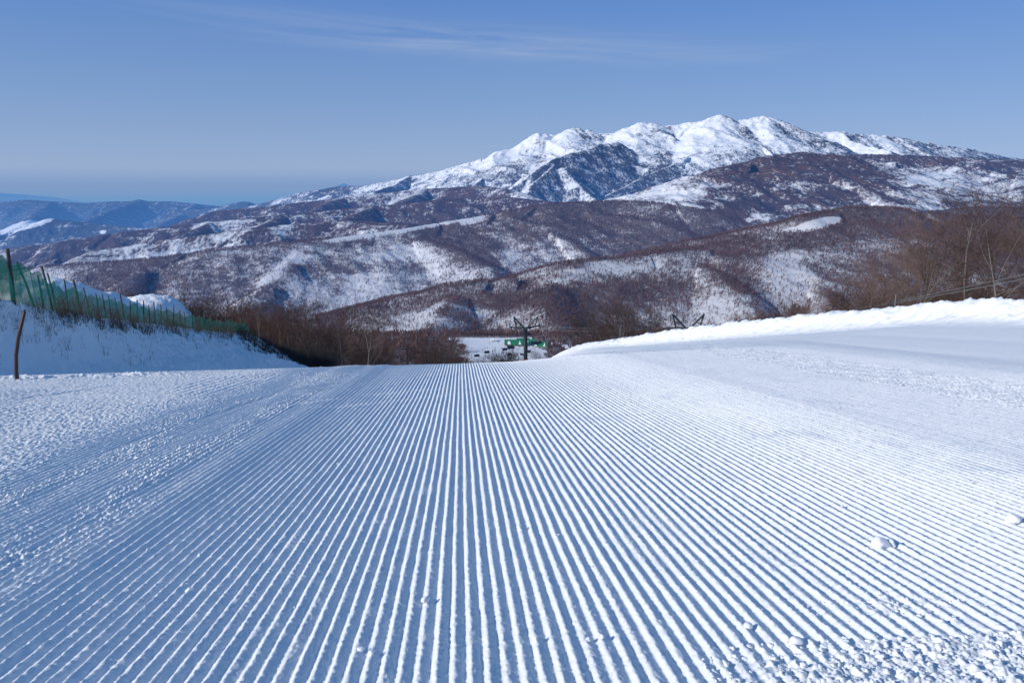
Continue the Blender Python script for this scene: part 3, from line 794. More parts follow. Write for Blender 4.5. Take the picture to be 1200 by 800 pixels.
pb_ = P(18, 434, 17.3)
zg = float(piste_z(np.array([[pb_[0]]]), np.array([[17.3]]), 0)[0, 0])
mb = MB(); sc_ = 30 / F
mb.tube([(0, 0, -.3), (.02, 0, .20), (.06, .0, .55), (.16, .0, .95), (.36, .0, 1.52), (.38, 0, 1.56)], [.042, .042, .041, .040, .038, .034], 10)
ob = mb.build('bent_pole', M['pole_red'], None, True); ob.location = (pb_[0], 17.3, zg)
tag(ob, 'bent dark red pole leaning at the foot of the left snow bank', 'pole')

# ------------------------------------------------------------------ trees
def rot_about(v, ax, an):
    ax = ax / np.linalg.norm(ax)
    return v * math.cos(an) + np.cross(ax, v) * math.sin(an) + ax * np.dot(ax, v) * (1 - math.cos(an))

def make_tree_data(seed, h=9.0, spread=1.0, stems=1, lean=0.1, twigs=1.0, low=.25):
    r = random.Random(seed)
    tv, tf, cv, cf = [], [], [], []
    def tube(V, Fc, pts, rads, n):
        base = len(V)
        for i, p in enumerate(pts):
            t = pts[min(i + 1, len(pts) - 1)] - pts[max(i - 1, 0)]; t = t / (np.linalg.norm(t) + 1e-9)
            a = np.cross(t, (0, 0, 1.0) if abs(t[2]) < .9 else (1.0, 0, 0)); a /= np.linalg.norm(a); b = np.cross(t, a)
            for k in range(n):
                V.append(p + rads[i] * (math.cos(2 * math.pi * k / n) * a + math.sin(2 * math.pi * k / n) * b))
        for i in range(len(pts) - 1):
            for k in range(n):
                kk = (k + 1) % n
                Fc.append((base + i * n + k, base + i * n + kk, base + (i + 1) * n + kk, base + (i + 1) * n + k))
    def grow(p, d, L, rad, lvl):
        n = 5 if lvl == 0 else (3 if lvl < 3 else 2)
        pts = [p]; dd = d
        for i in range(n):
            dd = dd + np.array([r.gauss(0, .13), r.gauss(0, .13), r.gauss(.05 if lvl else .02, .10)]) * (1 if lvl else .8)
            dd = dd / np.linalg.norm(dd)
            pts.append(pts[-1] + dd * L / n)
        rads = [max(rad * (1 - (.90 if lvl < 2 else .62) * i / n), .006) for i in range(n + 1)]
        if lvl < 2: tube(tv, tf, pts, rads, 7 if lvl == 0 else 4)
        else: tube(cv, cf, pts, rads, 3)
        if lvl >= 4: return
        kids = (r.randint(7, 10), r.randint(4, 6), r.randint(3, 5), int(3 * twigs))[lvl]
        for k in range(kids):
            f = low + (1 - low) * (k + r.random()) / kids if lvl == 0 else .2 + .8 * (k + r.random()) / kids
            x = f * n; i = min(int(x), n - 1); q = pts[i] + (pts[i + 1] - pts[i]) * (x - i)
            axd = np.array([r.gauss(0, 1), r.gauss(0, 1), r.gauss(0, 1)]); axd = np.cross(dd, axd); axd /= np.linalg.norm(axd)
            an = R(r.uniform(22, 58)) * (spread if lvl == 0 else 1)
            nd = rot_about(pts[i + 1] - pts[i], axd, an); nd = nd / np.linalg.norm(nd)
            if nd[2] < -.1: nd[2] *= -.4
            ln = L * (r.uniform(.42, .68) * (1.15 - .55 * f) if lvl == 0 else r.uniform(.45, .75) * (1.1 - .4 * f))
            grow(q, nd, ln, rads[i] * r.uniform(.40, .62), lvl + 1)
    for s in range(stems):
        a = r.uniform(0, 6.28)
        ln = lean if stems == 1 else r.uniform(.12, .45)
        d = np.array([math.cos(a) * ln, math.sin(a) * ln, 1.0]); d /= np.linalg.norm(d)
        hh = h * (1 if stems == 1 else r.uniform(.7, 1.0))
        grow(np.array([math.cos(a) * .1 * (stems > 1), math.sin(a) * .1 * (stems > 1), -.4]), d, hh * .86, hh * (.0115 if stems == 1 else .009), 0)
    out_ = []
    for nm, V, Fc in (('trunk', tv, tf), ('crown', cv, cf)):
        me = bpy.data.meshes.new(nm)
        V = np.array(V, np.float32); Fc = np.array(Fc, np.int32)
        me.vertices.add(len(V)); me.vertices.foreach_set('co', V.ravel())
        me.loops.add(Fc.size); me.loops.foreach_set('vertex_index', Fc.ravel())
        me.polygons.add(len(Fc)); me.polygons.foreach_set('loop_start', np.arange(0, Fc.size, 4, dtype=np.int32))
        me.update(calc_edges=True)
        out_.append(me)
    return out_

M['pale_bark'] = mat_bark('pale_bark', (.12, .10, .085), (.27, .23, .195))
M['twig_warm'] = mat_bark('warm_twig', (.10, .063, .054), (.24, .160, .135))
TREES = {}
def proto(key, **kw):
    t, c = make_tree_data(**kw)
    TREES[key] = (t, c, kw.get('h', 9.0))
for i in range(4): proto('broad%d' % i, seed=20 + i, h=10.0, spread=1.15, lean=.12, low=.28)
for i in range(4): proto('crowned%d' % i, seed=80 + i, h=10.0, spread=1.35, lean=.10, low=.42, twigs=.7)
for i in range(4): proto('slim%d' % i, seed=40 + i, h=10.0, spread=.62, lean=.06, low=.35, twigs=.9)
for i in range(4): proto('bush%d' % i, seed=60 + i, h=6.0, spread=.8, stems=3, low=.15)
_mats_done = {}
def tree(kind, x, y, z, h, label, group=None, red=False, name='bare_tree', dark=False):
    pale = (group is None and not dark) or random.random() < .22
    t, c, h0 = TREES[kind]
    key = (kind, red, dark, pale)
    if key not in _mats_done:
        t2, c2 = t.copy(), c.copy()
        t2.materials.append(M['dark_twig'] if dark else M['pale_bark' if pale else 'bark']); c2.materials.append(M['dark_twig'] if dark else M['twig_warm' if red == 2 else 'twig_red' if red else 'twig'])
        _mats_done[key] = (t2, c2)
    t2, c2 = _mats_done[key]
    root = empty(name, (x, y, z), random.uniform(0, 6.28))
    s = h / h0
    root.scale = (s * random.uniform(.85, 1.15), s * random.uniform(.85, 1.15), s)
    for nm, me in (('trunk', t2), ('crown', c2)):
        o = bpy.data.objects.new(nm, me); COL.objects.link(o); o.parent = root
    tag(root, label, 'shrub' if 'shrub' in name else 'tree', group)
    return root

def gz(x, y):
    if y < 130 : return float(ground_near(np.array(float(x)), np.array(float(y)))) - .15
    return float(terr(np.array([x]), np.array([y]))[0])

def top_tree(kind, px, pytop, Y, label, group=None, hmin=2.0, hmax=30, red=False, name='bare_tree', dark=False):
    x, _, zt = P(px, pytop, Y)
    z = gz(x, Y)
    h = min(max(zt - z, hmin), hmax)
    return tree(kind, x, Y, z, h, label, group, red, name, dark)

K4 = lambda s: s + str(random.randrange(4))
# --- left wood : singled-out trees
top_tree('broad0', 372, 352, 92, 'pale barked leaning birch with bright forked limbs in the left wood', hmax=12)
top_tree('broad1', 398, 350, 98, 'tall dark trunked bare tree at the middle of the left wood')
top_tree('broad2', 432, 358, 88, 'broad spreading grey bare tree at the right of the left wood')
top_tree('slim0', 362, 362, 105, 'straight pale trunked tree beside the leaning birch')
top_tree('bush0', 499, 382, 120, 'low bushy brown tree right of the small lift towers')
lab = 'bare brown tree in the crowded wood beyond the left bank'; grp = 'trees of the wood beyond the left bank'
def topline(px):
    return float(np.interp(px, [200, 240, 285, 330, 370, 420, 450, 480, 515, 530], [362, 356, 348, 352, 352, 358, 368, 378, 392, 404]))
for i in range(56):
    px = random.uniform(292, 522); Y = random.uniform(88, 210)
    if 447 < px < 488: continue
    top_tree(K4(random.choice(['broad', 'slim', 'crowned', 'bush'])), px, topline(px) + random.triangular(-6, 44, 6), Y, lab, grp, hmax=16, red=random.choice([0, 0, 2]))
lab = 'reddish slender bare tree in the thicket at the end of the net fence'; grp = 'reddish thicket trees by the fence end'
for i in range(20):
    px = random.uniform(284, 352); Y = random.uniform(90, 125)
    top_tree(K4('slim'), px, random.uniform(355, 378), Y, lab, grp, red=True, hmax=12)
lab = 'small bare brown tree behind the net fence'; grp = 'small trees behind the net fence'
for i in range(44):
    px = random.uniform(150, 300); Y = random.uniform(120, 200)
    top_tree(K4(random.choice(['slim', 'bush'])), px, random.uniform(343, 362) + 8 * (px < 180), Y, lab, grp, hmax=24)
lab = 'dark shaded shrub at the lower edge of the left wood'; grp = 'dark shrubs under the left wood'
for i in range(40):  # shade under the wood is put into their near-black twig colour
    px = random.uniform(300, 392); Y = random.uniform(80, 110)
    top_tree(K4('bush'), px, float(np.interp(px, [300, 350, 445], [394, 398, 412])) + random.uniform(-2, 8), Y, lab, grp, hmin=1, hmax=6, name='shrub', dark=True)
top_tree('slim2', 91, 300, 75, 'thin lone bare sapling rising behind the left fence', hmax=8)
lab = 'low brown shrub in front of the valley snowfield'; grp = 'shrubs between the piste and the valley'
for px, pt, Y in ((515,397,120),(522,402,110),(508,404,105),(535,414,100),(548,417,100),(560,417,105),(566,418,110)):
    top_tree(K4('bush'), px, pt, Y, lab, grp, hmin=1, name='shrub')
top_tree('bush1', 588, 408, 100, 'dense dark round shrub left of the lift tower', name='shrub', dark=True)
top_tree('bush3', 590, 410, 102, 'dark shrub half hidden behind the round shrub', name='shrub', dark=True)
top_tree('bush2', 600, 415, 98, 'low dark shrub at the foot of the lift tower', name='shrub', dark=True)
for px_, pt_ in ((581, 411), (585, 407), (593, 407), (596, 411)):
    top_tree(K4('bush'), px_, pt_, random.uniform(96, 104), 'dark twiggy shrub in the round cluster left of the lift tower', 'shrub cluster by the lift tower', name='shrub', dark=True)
top_tree('bush3', 632, 409, 130, 'pale thin shrub right of the lift tower', name='shrub')
# --- right wood
top_tree('broad3', 1055, 268, 66, 'pale grey tree with thick forked limbs behind the right snow berm', hmax=16)
top_tree('broad0', 1035, 325, 60, 'low many limbed pale tree left of the forked grey tree')
top_tree('broad1', 1145, 222, 68, 'tall dark trunked tree with a wide crown behind the right berm', hmax=19)
top_tree('broad2', 1192, 228, 62, 'tall bare tree at the right edge of the picture', hmax=19)
top_tree('bush0', 1010, 330, 64, 'low spreading pale shrub left of the forked tree behind the berm', name='shrub')
top_tree('bush1', 722, 342, 104, 'round brown bushy tree standing alone behind the berm', hmax=11)
top_tree('bush2', 700, 348, 108, 'left half of the brown bushy pair behind the berm', hmax=10)
top_tree('bush0', 745, 352, 106, 'smaller bushy tree to the right of the brown bushy pair', hmax=10)
lab = 'bare reddish brown tree in the wood behind the right snow berm'; grp = 'trees of the wood behind the right berm'
for i in range(42):
    px = random.uniform(960, 1280); Y = random.uniform(62, 105)
    tl_ = float(np.interp(px, [930, 990, 1040, 1090, 1120, 1200, 1300], [352, 322, 296, 262, 236, 222, 215]))
    top_tree(K4(random.choice(['crowned', 'crowned', 'broad'])), px, tl_ + abs(random.gauss(0, 26)), Y, lab, grp, hmax=17, red=2)
lab = 'low reddish brush showing above the berm crest'; grp = 'brush along the back of the right berm'
for i in range(48):
    px = random.uniform(760, 1200); Y = float(np.interp(px, [700, 850, 1000, 1200], [112, 88, 76, 64])) + random.uniform(0, 14)
    if 776 < px < 836: continue
    tl_ = float(np.interp(px, [760, 850, 930, 1050, 1200], [380, 372, 352, 335, 318])) + random.uniform(-3, 8)
    top_tree(K4('bush'), px, tl_, Y, lab, grp, hmin=1, hmax=9, red=random.choice([1, 2]), name='shrub')

# scrub on the bank: dry stalks nobody could count
def scrub(name, pts, hmean, label, mat, spread=.65, n=9, wid=.008):
    V = []
    for (x, y, z) in pts:
        k = random.randint(n // 2, n)
        for j in range(k):
            a = random.uniform(0, 6.28); l = random.uniform(.3, 1.3) * hmean; t = random.uniform(.05, spread)
            bx, by = x + random.gauss(0, .12), y + random.gauss(0, .12)
            tx, ty, tz = bx + math.cos(a) * t * l, by + math.sin(a) * t * l, z + l
            mx, my, mz = (bx + tx) / 2 + random.gauss(0, .03), (by + ty) / 2, z + l * .55
            V += [(bx - wid, by, z - .05), (bx + wid, by, z - .05), (mx, my, mz), (mx, my, mz), (mx + wid * .8, my, mz), (tx, ty, tz)]
            for q in range(2):
                c_, e_ = random.uniform(.4, .9), random.uniform(-.25, .25) * l
                qx, qy, qz = bx + (tx - bx) * c_, by + (ty - by) * c_, z + l * c_
                V += [(qx, qy, qz - wid), (qx, qy, qz + wid), (qx + e_, qy, qz + abs(e_) * 1.1)]
    V = np.array(V)
    o = mesh_np(name, V, np.arange(len(V)).reshape(-1, 3), mat)
    return tag(o, label, 'dry grass', kind='stuff')
pts = []
for i in range(330):
    s_ = random.uniform(1.2, 8.3); q = min(1.03, 1.0 - abs(random.gauss(0, .20)))
    if fbm(np.array([s_ * 2.2]), np.array([q * 3.0]), 2)[0] < -.18: continue
    pts.append(tuple(bank_pt(s_, max(q, .25))))
scrub('dry_grass', pts, .55, 'dry brown stalks and twigs on the upper part of the left snow bank', M['scrub'], wid=.008, n=9)
pts = [tuple(bank_pt(random.uniform(3.2, 7.6), random.uniform(.80, 1.0))) for i in range(170)]
scrub('dry_brush', pts, 1.05, 'taller twiggy brush clumps just below the green fence', M['scrub'], n=12, wid=.012)
pts = [tuple(bank_pt(random.uniform(7.6, 9.8), random.uniform(.55, 1.02))) for i in range(180)]
scrub('dry_brush', pts, .8, 'dark twiggy brush where the left bank drops to the wood', M['dark_twig'], n=12, wid=.018)

# ------------------------------------------------------------------ chairlift
M['steel'] = mat_plain('dark_green_steel', (.018, .032, .038), .45, metal=.3, var=.35)
M['cable'] = mat_plain('galvanised_cable', (.20, .20, .19), .5, metal=.4, var=.2)
M['red'] = mat_plain('faded_red_padding', (.55, .06, .035), .7)
def lift_tower(px, py_arm, Y, label, rz=0.0, s=1.0, lean=0.0, group=None, pad=False, simple=False):
    x, _, zt = P(px, py_arm, Y); zb = gz(x, Y)
    root = empty('lift_tower', (x, Y, zb), rz)
    tag(root, label, 'lift tower', group)
    hh = zt - zb
    mb = MB(); mb.tube([(0, 0, -.5), (0, 0, hh * .5), (0, 0, hh)], [.44 * s, .40 * s, .34 * s], 14); mb.build('mast', M['steel'], root, True)
    a = 2.7 * s
    mb = MB(); mb.tube([(-a, 0, hh + .10 - .0), (-.3, 0, hh - .05), (.3, 0, hh - .05), (a, 0, hh + .45 * s)], [.12 * s, .22 * s, .22 * s, .12 * s], 8)
    mb.box((0, 0, hh - .15), (.75 * s, .5 * s, .5 * s)); mb.build('crossarm', M['steel'], root)
    for sx, dz in ((-1, .10), (1, .45 * s)):
        mb = MB()
        for k in (-1.1, -.55, 0, .55, 1.1):
            mb.tube([(sx * a - .07, k * s, hh + dz - .22), (sx * a + .07, k * s, hh + dz - .22)], .20 * s, 10)
        mb.box((sx * a, 0, hh + dz - .12), (.10, 2.6 * s, .16)); mb.box((sx * a + .22 * sx, 0, hh + dz - .02), (.3, 2.0 * s, .05))
        mb.build('sheave_assembly', M['steel'], root)
        if not simple:   # lifting frame: an A leaning outward
            mb = MB()
            tipx, tipz = sx * 2.3 * s, hh + 2.15 * s
            mb.tube([(sx * .35, 0, hh + .1), (tipx, 0, tipz)], .13 * s, 6)
            mb.tube([(sx * 1.75 * s, 0, hh + .2), (tipx, 0, tipz)], .12 * s, 6)
            mb.tube([(sx * 1.2 * s, 0, hh + .85 * s), (sx * 1.9 * s, 0, hh + .8 * s)], .045 * s, 5)
            mb.build('lifting_frame', M['steel'], root)
    mb = MB()
    for k in range(int(hh / .4)):
        mb.tube([(-.18, -.36 * s, .4 * k), (.18, -.36 * s, .4 * k)], .018, 4)
    for sx in (-.18, .18): mb.tube([(sx, -.36 * s, 0), (sx, -.34 * s, hh - .2)], .022, 4)
    mb.build('ladder', M['steel'], root)
    if pad:
        mb = MB(); mb.tube([(0, 0, hh - 7.6), (0, 0, hh - 6.15)], .47, 14); mb.build('padding', M['red'], root, True)
    return root, hh
T1 = P(616, 384, 150); T2 = P(806, 385, 112)
t1, h1 = lift_tower(616, 384, 150, 'dark steel lift tower with two raised frames standing beside the valley lodge view', s=1.0, pad=True)
t2, h2 = lift_tower(806, 385, 112, 'top of a lift tower with two slanting frames poking over the snow berm', s=.98)
t3, h3 = lift_tower(456, 411, 330, 'left one of two small far lift towers beside the left wood', s=1.0, simple=True)
t4, h4 = lift_tower(477, 409, 300, 'right one of two small far lift towers beside the left wood', s=1.0, simple=True)
def cable(pts, rad, label, sagf=.012):
    mb = MB(); full = []
    for a, b in zip(pts[:-1], pts[1:]):
        a, b = np.array(a), np.array(b); L = np.linalg.norm(b - a)
        for k in range(28):
            f = k / 28; p = a + (b - a) * f; p[2] -= 4 * f * (1 - f) * L * sagf; full.append(p)
    full.append(np.array(pts[-1]))
    o = np.array(full[0]); mb.tube([p - o for p in full], rad, 5)
    ob = mb.build('lift_cable', M['cable'], None); ob.location = o
    tag(ob, label, 'cable'); return full
aL1, aR1 = np.array(T1) + (-2.7, 0, .12), np.array(T1) + (2.7, 0, .5)
T2 = P(806, 385, 112)
aL2, aR2 = np.array(T2) + (-2.65, 0, .1), np.array(T2) + (2.65, 0, .5)
far = P(600, 401, 690)
c1 = cable([P(1330, 300, 44), aL2, aL1, np.array(far) + (-2.7, 0, 5)], .028, 'lower one of the two lift cables crossing above the right berm', .014)
c2 = cable([P(1330, 291, 44), aR2, aR1, np.array(far) + (2.7, 0, 5)], .028, 'upper one of the two lift cables crossing above the right berm', .014)

M['seat'] = mat_plain('dark_blue_chair', (.02, .035, .075), .5)
def chair_proto(p, label, rz=0.0, group='chairs hanging on the lift', s=1.0):
    root = empty('lift_chair', tuple(float(c) for c in p), rz); root.scale = (s, s, s)
    tag(root, label, 'lift chair', group)
    mb = MB(); mb.tube([(0, 0, 0), (0, .05, -.6), (0, .35, -1.2), (0, .3, -1.9)], .035, 6); mb.tube([(-.85, .3, -1.9), (.85, .3, -1.9)], .03, 6)
    for sx in (-.85, .85): mb.tube([(sx, .3, -1.9), (sx, .3, -2.55), (sx, -.25, -2.6)], .03, 6)
    mb.build('hanger', M['steel'], root)
    mb = MB(); mb.box((0, 0, -2.55), (1.8, .55, .08)); mb.build('seat', M['seat'], root)
    mb = MB(); mb.box((0, .3, -2.2), (1.8, .07, .62)); mb.build('backrest', M['seat'], root)
    return root
def on_cable(c, Y):
    c = np.array(c); i = np.argsort(c[:, 1]); c = c[i]
    return [float(np.interp(Y, c[:, 1], c[:, k])) for k in range(3)]
def cable_chair(cb, Y, label):
    return chair_proto(on_cable(cb, Y), label, s=1.0)
for Y, lb in ((190, 'nearest dark chair hanging below the left arm of the middle lift tower'), (300, 'second dark chair down the left cable over the valley snowfield'), (410, 'far small dark chair low on the left cable over the snowfield')):
    cable_chair(c1, Y, lb)
for Y, lb in ((175, 'nearest dark chair hanging right of the middle lift tower'), (240, 'second dark chair down the right cable before the lodge'), (340, 'far small dark chair on the right cable over the lodge roof')):
    cable_chair(c2, Y, lb)
# chairs of the second lift crossing over the snowfield
c3 = cable([P(505, 413, 235), P(592, 404, 300), P(640, 396, 520)], .02, 'thin cable of the second lift over the valley snowfield', .008)
for px, py, Y, lb in ((537.5, 411.5, 250, 'lowest left dark chair above the shrubs of the valley snowfield'), (559, 409, 262, 'dark chair above the left part of the snowfield'),
                  (571, 405, 270, 'larger dark chair above the middle of the snowfield'), (592, 402, 280, 'dark chair just left of the green lodge roof'), (633, 395, 330, 'dark chair in front of the green lodge roof')):
    chair_proto(P(px, py, Y), lb, rz=.35, s=1.0, group='chairs of the second lift')

# ------------------------------------------------------------------ lodge in the valley
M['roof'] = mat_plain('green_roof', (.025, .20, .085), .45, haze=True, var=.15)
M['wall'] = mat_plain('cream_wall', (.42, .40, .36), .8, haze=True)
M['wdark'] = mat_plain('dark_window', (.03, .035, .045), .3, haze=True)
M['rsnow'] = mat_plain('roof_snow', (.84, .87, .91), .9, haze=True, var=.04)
def building(px, py, Y, w, d, h, rh, label, name='lodge', rz=0.0, roof='roof', snowpatch=True, wall='wall'):
    x, _, zt = P(px, py, Y); z = gz(x, Y)
    r = empty(name, (x, Y, z), rz); tag(r, label, 'building')
    mb = MB(); mb.box((0, 0, h / 2 - .5), (w, d, h + 1))
    mb.poly([(-w / 2, -d / 2, h), (-w / 2, d / 2, h), (-w / 2, 0, h + rh)]); mb.poly([(w / 2, -d / 2, h), (w / 2, 0, h + rh), (w / 2, d / 2, h)])
    mb.build('wall', M[wall], r)
    o_ = .9; mb = MB()
    for sy in (-1, 1):
        a = [(-w / 2 - o_, sy * (d / 2 + o_), h - .5), (w / 2 + o_, sy * (d / 2 + o_), h - .5), (w / 2 + o_, 0, h + rh + .12), (-w / 2 - o_, 0, h + rh + .12)]
        b_ = [(p[0], p[1], p[2] + .28) for p in a]
        mb.poly(a); mb.poly(b_)
        for k in range(4): mb.poly([a[k], a[(k + 1) % 4], b_[(k + 1) % 4], b_[k]])
    rf = mb.build('roof', M[roof], r)
    if snowpatch:
        mb = MB(); q = .35 * w
        def rp(xx, f): return (xx, -(d / 2 + o_) * (1 - f), h - .5 + (rh + .62) * f + .35)
        mb.poly([rp(-q, .0), rp(-q + w * .18, .0), rp(-q + w * .14, .5), rp(-q + w * .04, .75), rp(-q - w * .03, .4)])
        mb.poly([rp(q - w * .1, .0), rp(q + w * .05, .0), rp(q - w * .04, .8)])
        mb.build('roof_snow', M['rsnow'], rf)
    nw = max(2, int(w / 4))
    for k in range(nw):
        mb = MB(); mb.box((-w / 2 + w * (k + .5) / nw, -d / 2 - .05, h * .55), (w / nw * .55, .12, h * .4)); mb.build('window', M['wdark'], r)
    mb = MB(); mb.box((w * .3, -d / 2 - .06, 1.1), (1.6, .13, 2.2)); mb.build('door', M['wdark'], r)
    return r
building(602.5, 402, 795, 18, 9, 2.4, 3.6, 'large green roofed lodge block left of the lift tower mast')
building(613, 402.5, 806, 12, 8, 2.2, 3.2, 'narrow green roofed lodge block behind the lift tower mast')
building(622, 402.5, 801, 12, 8, 2.0, 3.1, 'green roofed lodge block just right of the lift tower mast')
building(634, 403, 790, 15, 10, 1.5, 3.5, 'low green roofed lodge at the right end with a snowy gable', rz=-.35)
building(664, 404, 775, 9, 7, 2.4, 1.8, 'small tan hut with a snowy roof right of the green lodge', name='hut', roof='rsnow', snowpatch=False)
building(578, 404, 820, 5, 4, 1.4, 1.0, 'tiny snow covered shed on the valley snowfield', name='shed', roof='rsnow', snowpatch=False)
for px, py, Y, h_, lb in ((573.5, 397, 800, 9, 'slim yellowish light mast on the valley snowfield'), (643.5, 401, 740, 12, 'dark lamp mast right of the green lodge'), (613, 402, 790, 14, 'grey mast in front of the lodge')):
    x, _, z = P(px, py, Y); z = gz(x, Y)
    mb = MB(); mb.tube([(0, 0, -.5), (0, 0, h_)], [.35, .22], 8); mb.box((0, 0, h_ + .1), (1.6, .5, .5)); ob = mb.build('light_mast', M['wall'] if 'yellow' in lb else M['steel']); ob.location = (x, Y, z)
    tag(ob, lb, 'mast')
# thin posts behind the berm
for px, pt, Y, lb in ((727, 381, 92, 'short grey post rising behind the berm under the bushy trees'), (861, 372, 70, 'thin dark stake behind the berm right of the lift tower top'), (1050, 345, 54, 'pale square post behind the berm at the forked tree')):
    x, _, zt = P(px, pt, Y); z = gz(x, Y)
    mb = MB(); mb.tube([(0, 0, -.3), (0, 0, zt - z)], [.055, .05], 8); ob = mb.build('post', M['cable']); ob.location = (x, Y, z); tag(ob, lb, 'post')

# ------------------------------------------------------------------ snow clumps on the corduroy
def clump_mesh(seed, r_):
    rs = np.random.default_rng(seed)
    import bmesh
    bm = bmesh.new(); bmesh.ops.create_icosphere(bm, subdivisions=3, radius=1.0)
    v = np.array([p.co[:] for p in bm.verts])
    a = rs.normal(0, 1, (7, 3)); a /= np.linalg.norm(a, axis=1)[:, None]
    cut = rs.uniform(.55, .9, 7)
    d = v @ a.T
    sc_ = np.min(np.where(d > cut, cut / np.maximum(d, 1e-3), 1.0), axis=1)
    v = v * sc_[:, None]
    v += .10 * np.stack([perlin(v[:, 0] * 3 + seed, v[:, 1] * 3 + v[:, 2] * 2), perlin(v[:, 1] * 3, v[:, 2] * 3 + seed), perlin(v[:, 2] * 3 + 9, v[:, 0] * 3 + seed)], 1)
    v[:, 2] *= .75
    f = np.array([[q.index for q in fc.verts] for fc in bm.faces]); bm.free()
    return v * r_, f
big = [(1032, 642, 11, 'largest white snow clump with a dark shadow on the right corduroy'), (1044, 641, 7, 'smaller snow clump touching the largest one'), (1187, 614, 9, 'oval snow clump near the right edge of the picture'),
       (499, 708, 6, 'lone snow clump on the centre corduroy'), (436, 770, 5, 'snow clump resting on a ridge at the bottom left of centre'), (423, 765, 5, 'small snow clump left of the one at bottom centre'),
       (609, 621, 4, 'tiny snow clump high on the centre corduroy'), (628, 753, 4, 'small snow clump at the bottom right of centre'), (706, 751, 4, 'right one of two small clumps at the bottom'), (876, 738, 6, 'snow clump above the crumbled heap'),
       (933, 757, 8, 'snow clump at the upper rim of the crumbled heap'), (690, 753, 3.5, 'left one of two small clumps at the bottom')]
for i, (px, py, rp_, lb) in enumerate(big):
    x, Y = plane_xy(px, py); r_ = rp_ * math.hypot(Y, 1) / F
    v, f = clump_mesh(100 + i, r_)
    z = float(piste_z(np.array([[x]]), np.array([[Y]]), 0)[0, 0])
    o = mesh_np('snow_clump', v, f, M['berm'], True); o.location = (x, Y, max(z, float(ground_base(np.array(x), np.array(Y))) + .012) + r_ * .35)
    tag(o, lb, 'snow clump', 'snow clumps on the corduroy')
# crumbs
protos = [clump_mesh(300 + k, 1.0) for k in range(5)]
V, Fc, off = [], [], 0
def lowclump(seed):
    import bmesh
    rs = np.random.default_rng(seed)
    bm = bmesh.new(); bmesh.ops.create_icosphere(bm, subdivisions=2, radius=1.0)
    v = np.array([p.co[:] for p in bm.verts]); v *= (1 + rs.normal(0, .20, len(v)))[:, None]; v[:, 2] *= .7
    f = np.array([[q.index for q in fc.verts] for fc in bm.faces]); bm.free(); return v, f
lp = [lowclump(k) for k in range(6)]
def add_crumbs(n_, fx, fy, rmin, rmax):
    global off
    xs, ys = fx(n_), fy(n_)
    zs = piste_z(xs[None, :], ys[None, :], 0)[0]
    for x, y, z in zip(xs, ys, zs):
        v, f = lp[rng.integers(6)]
        r_ = rmin + (rmax - rmin) * rng.random() ** 3
        a = rng.random() * 6.28; c_, s_ = math.cos(a), math.sin(a)
        w_ = np.stack([v[:, 0] * c_ - v[:, 1] * s_, v[:, 0] * s_ + v[:, 1] * c_, v[:, 2]], 1) * r_ * rng.uniform(.7, 1.3, 3)
        V.append(w_ + (x, y, z + r_ * .05)); Fc.append(f + off); off += len(v)
add_crumbs(1000, lambda k: rng.uniform(.7, 2.6, k), lambda k: 2.80 - rng.random(k) ** 1.2 * .55, .002, .016)
add_crumbs(120, lambda k: rng.normal(1.64, .18, k), lambda k: rng.normal(3.12, .08, k), .003, .010)
add_crumbs(160, lambda k: rng.uniform(-2, 4.5, k), lambda k: rng.uniform(2.2, 8, k), .003, .010)
add_crumbs(1300, lambda k: rng.normal(-3.4, .8, k), lambda k: 2.6 + 12 * rng.random(k), .002, .011)
o = mesh_np('snow_crumbs', np.concatenate(V), np.concatenate(Fc), M['berm'], True)
tag(o, 'loose snow crumbs strewn over the corduroy ridges and heaped at the lower right', 'snow crumbs', kind='stuff')

# ------------------------------------------------------------------ light
sun = bpy.data.lights.new('sun', 'SUN'); sun.energy = 3.85; sun.angle = R(.5); sun.color = (1.0, .945, .87)
so = bpy.data.objects.new('sun', sun); COL.objects.link(so)
# direction towards the sun
sx, sy, sz = -math.sin(SUN_AZ) * math.cos(SUN_EL), math.cos(SUN_AZ) * math.cos(SUN_EL), math.sin(SUN_EL)
from mathutils import Vector
so.rotation_euler = Vector((sx, sy, sz)).to_track_quat('Z', 'Y').to_euler()

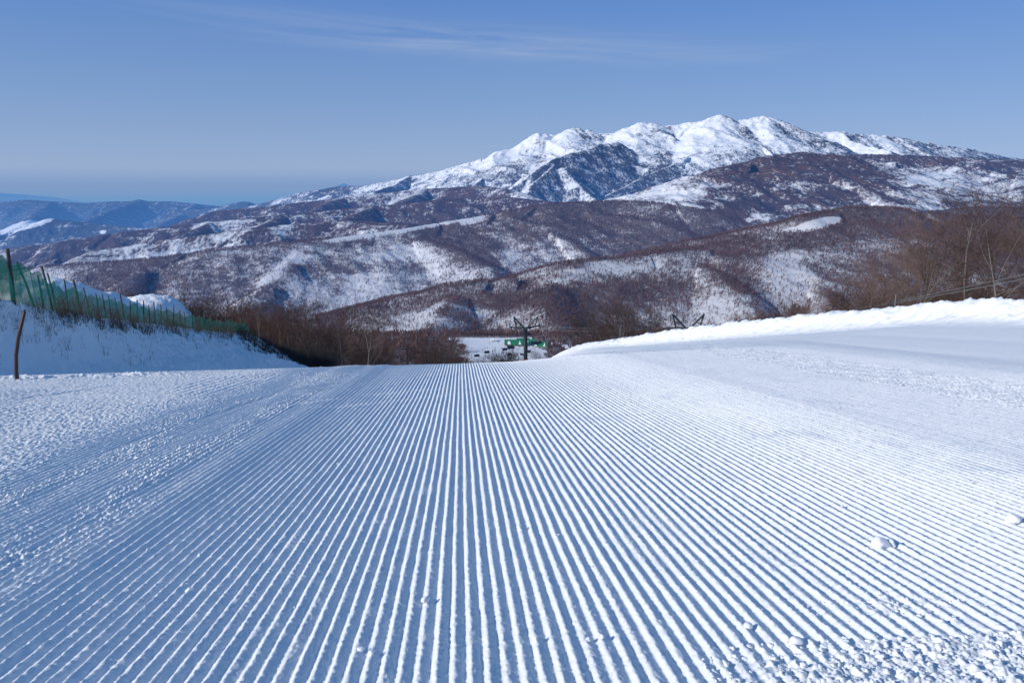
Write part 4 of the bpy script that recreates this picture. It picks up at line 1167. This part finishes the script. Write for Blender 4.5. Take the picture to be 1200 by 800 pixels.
world = bpy.data.worlds.new('World'); scene.world = world; world.use_nodes = True
nt = world.node_tree; nt.nodes.clear(); n = N(nt)
sky = n('ShaderNodeTexSky', sky_type='NISHITA'); sky.sun_disc = False
sky.sun_elevation = SUN_EL; sky.sun_rotation = -SUN_AZ % (2 * math.pi)
sky.altitude = 1200; sky.air_density = 1.0; sky.dust_density = .3; sky.ozone_density = 2.5
tc = n('ShaderNodeTexCoord').outputs['Generated']
sep = n('ShaderNodeSeparateXYZ', {0: tc})
el = sep.outputs[2]
bw = n('ShaderNodeRGBToBW', {0: sky.outputs[0]}).outputs[0]
bwn = n.math('POWER', n.math('DIVIDE', bw, 5.25), .3)
tint = n.ramp(n.math('MULTIPLY_ADD', el, 1.0, .1, clamp=True), [(0.0, (.19, .31, .55)), (.099, (.215, .333, .57)), (.118, (.305, .412, .61)), (.20, (.225, .375, .66)), (.30, (.150, .315, .71)), (.45, (.090, .265, .62)), (1.0, (.072, .245, .59))])
skyc = n('ShaderNodeVectorMath', {0: tint, 'Scale': n.math('MULTIPLY', bwn, 10.0)}, operation='SCALE').outputs[0]
# thin cirrus streaks
az = n.math('DIVIDE', sep.outputs[0], sep.outputs[1])
tcs = n('ShaderNodeCombineXYZ', {0: sep.outputs[0], 1: sep.outputs[1], 2: n.math('MULTIPLY_ADD', az, .055, el)}).outputs[0]
mp = n('ShaderNodeMapping', {0: tcs, 'Scale': (1.6, 1.6, 26.0), 'Rotation': (0, R(-3), 0)}).outputs[0]
cn = n('ShaderNodeTexNoise', {'Vector': mp, 'Scale': 2.2, 'Detail': 7.0, 'Roughness': .62, 'Distortion': .6}).outputs[0]
cm = n.math('MULTIPLY', n.math('SUBTRACT', cn, .38), 2.6, clamp=True)
def band(v, c_, w_):
    d = n.math('DIVIDE', n.math('SUBTRACT', v, c_), w_)
    return n.math('EXPONENT', n.math('MULTIPLY', n.math('MULTIPLY', d, d), -1.0))
cm = n.math('MULTIPLY', cm, n.math('MULTIPLY', band(n.math('MULTIPLY_ADD', az, .055, el), .160, .016), n.math('MULTIPLY', band(az, -.03, .30), n.math('GREATER_THAN', sep.outputs[1], 0.0))))
skyc = n.mix(n.math('MULTIPLY', cm, .75), skyc, (3.9, 4.8, 6.6, 1))
bg = n('ShaderNodeBackground', {0: skyc, 1: .10})
n('ShaderNodeOutputWorld', {0: bg.outputs[0]})

# ------------------------------------------------------------------ camera
cam = bpy.data.cameras.new('camera'); cam.sensor_width = 36; cam.lens = F / 1200 * 36
cam.clip_start = .05; cam.clip_end = 600000
co = bpy.data.objects.new('camera', cam); COL.objects.link(co)
co.location = (0, 0, 0); co.rotation_euler = (R(90) - TH, 0, 0)
scene.camera = co
scene.view_settings.view_transform = 'Standard'; scene.view_settings.look = 'None'; scene.view_settings.exposure = 0
scene.cycles.max_bounces = 5; scene.cycles.diffuse_bounces = 3; scene.cycles.transparent_max_bounces = 12
scene.cycles.use_denoising = True
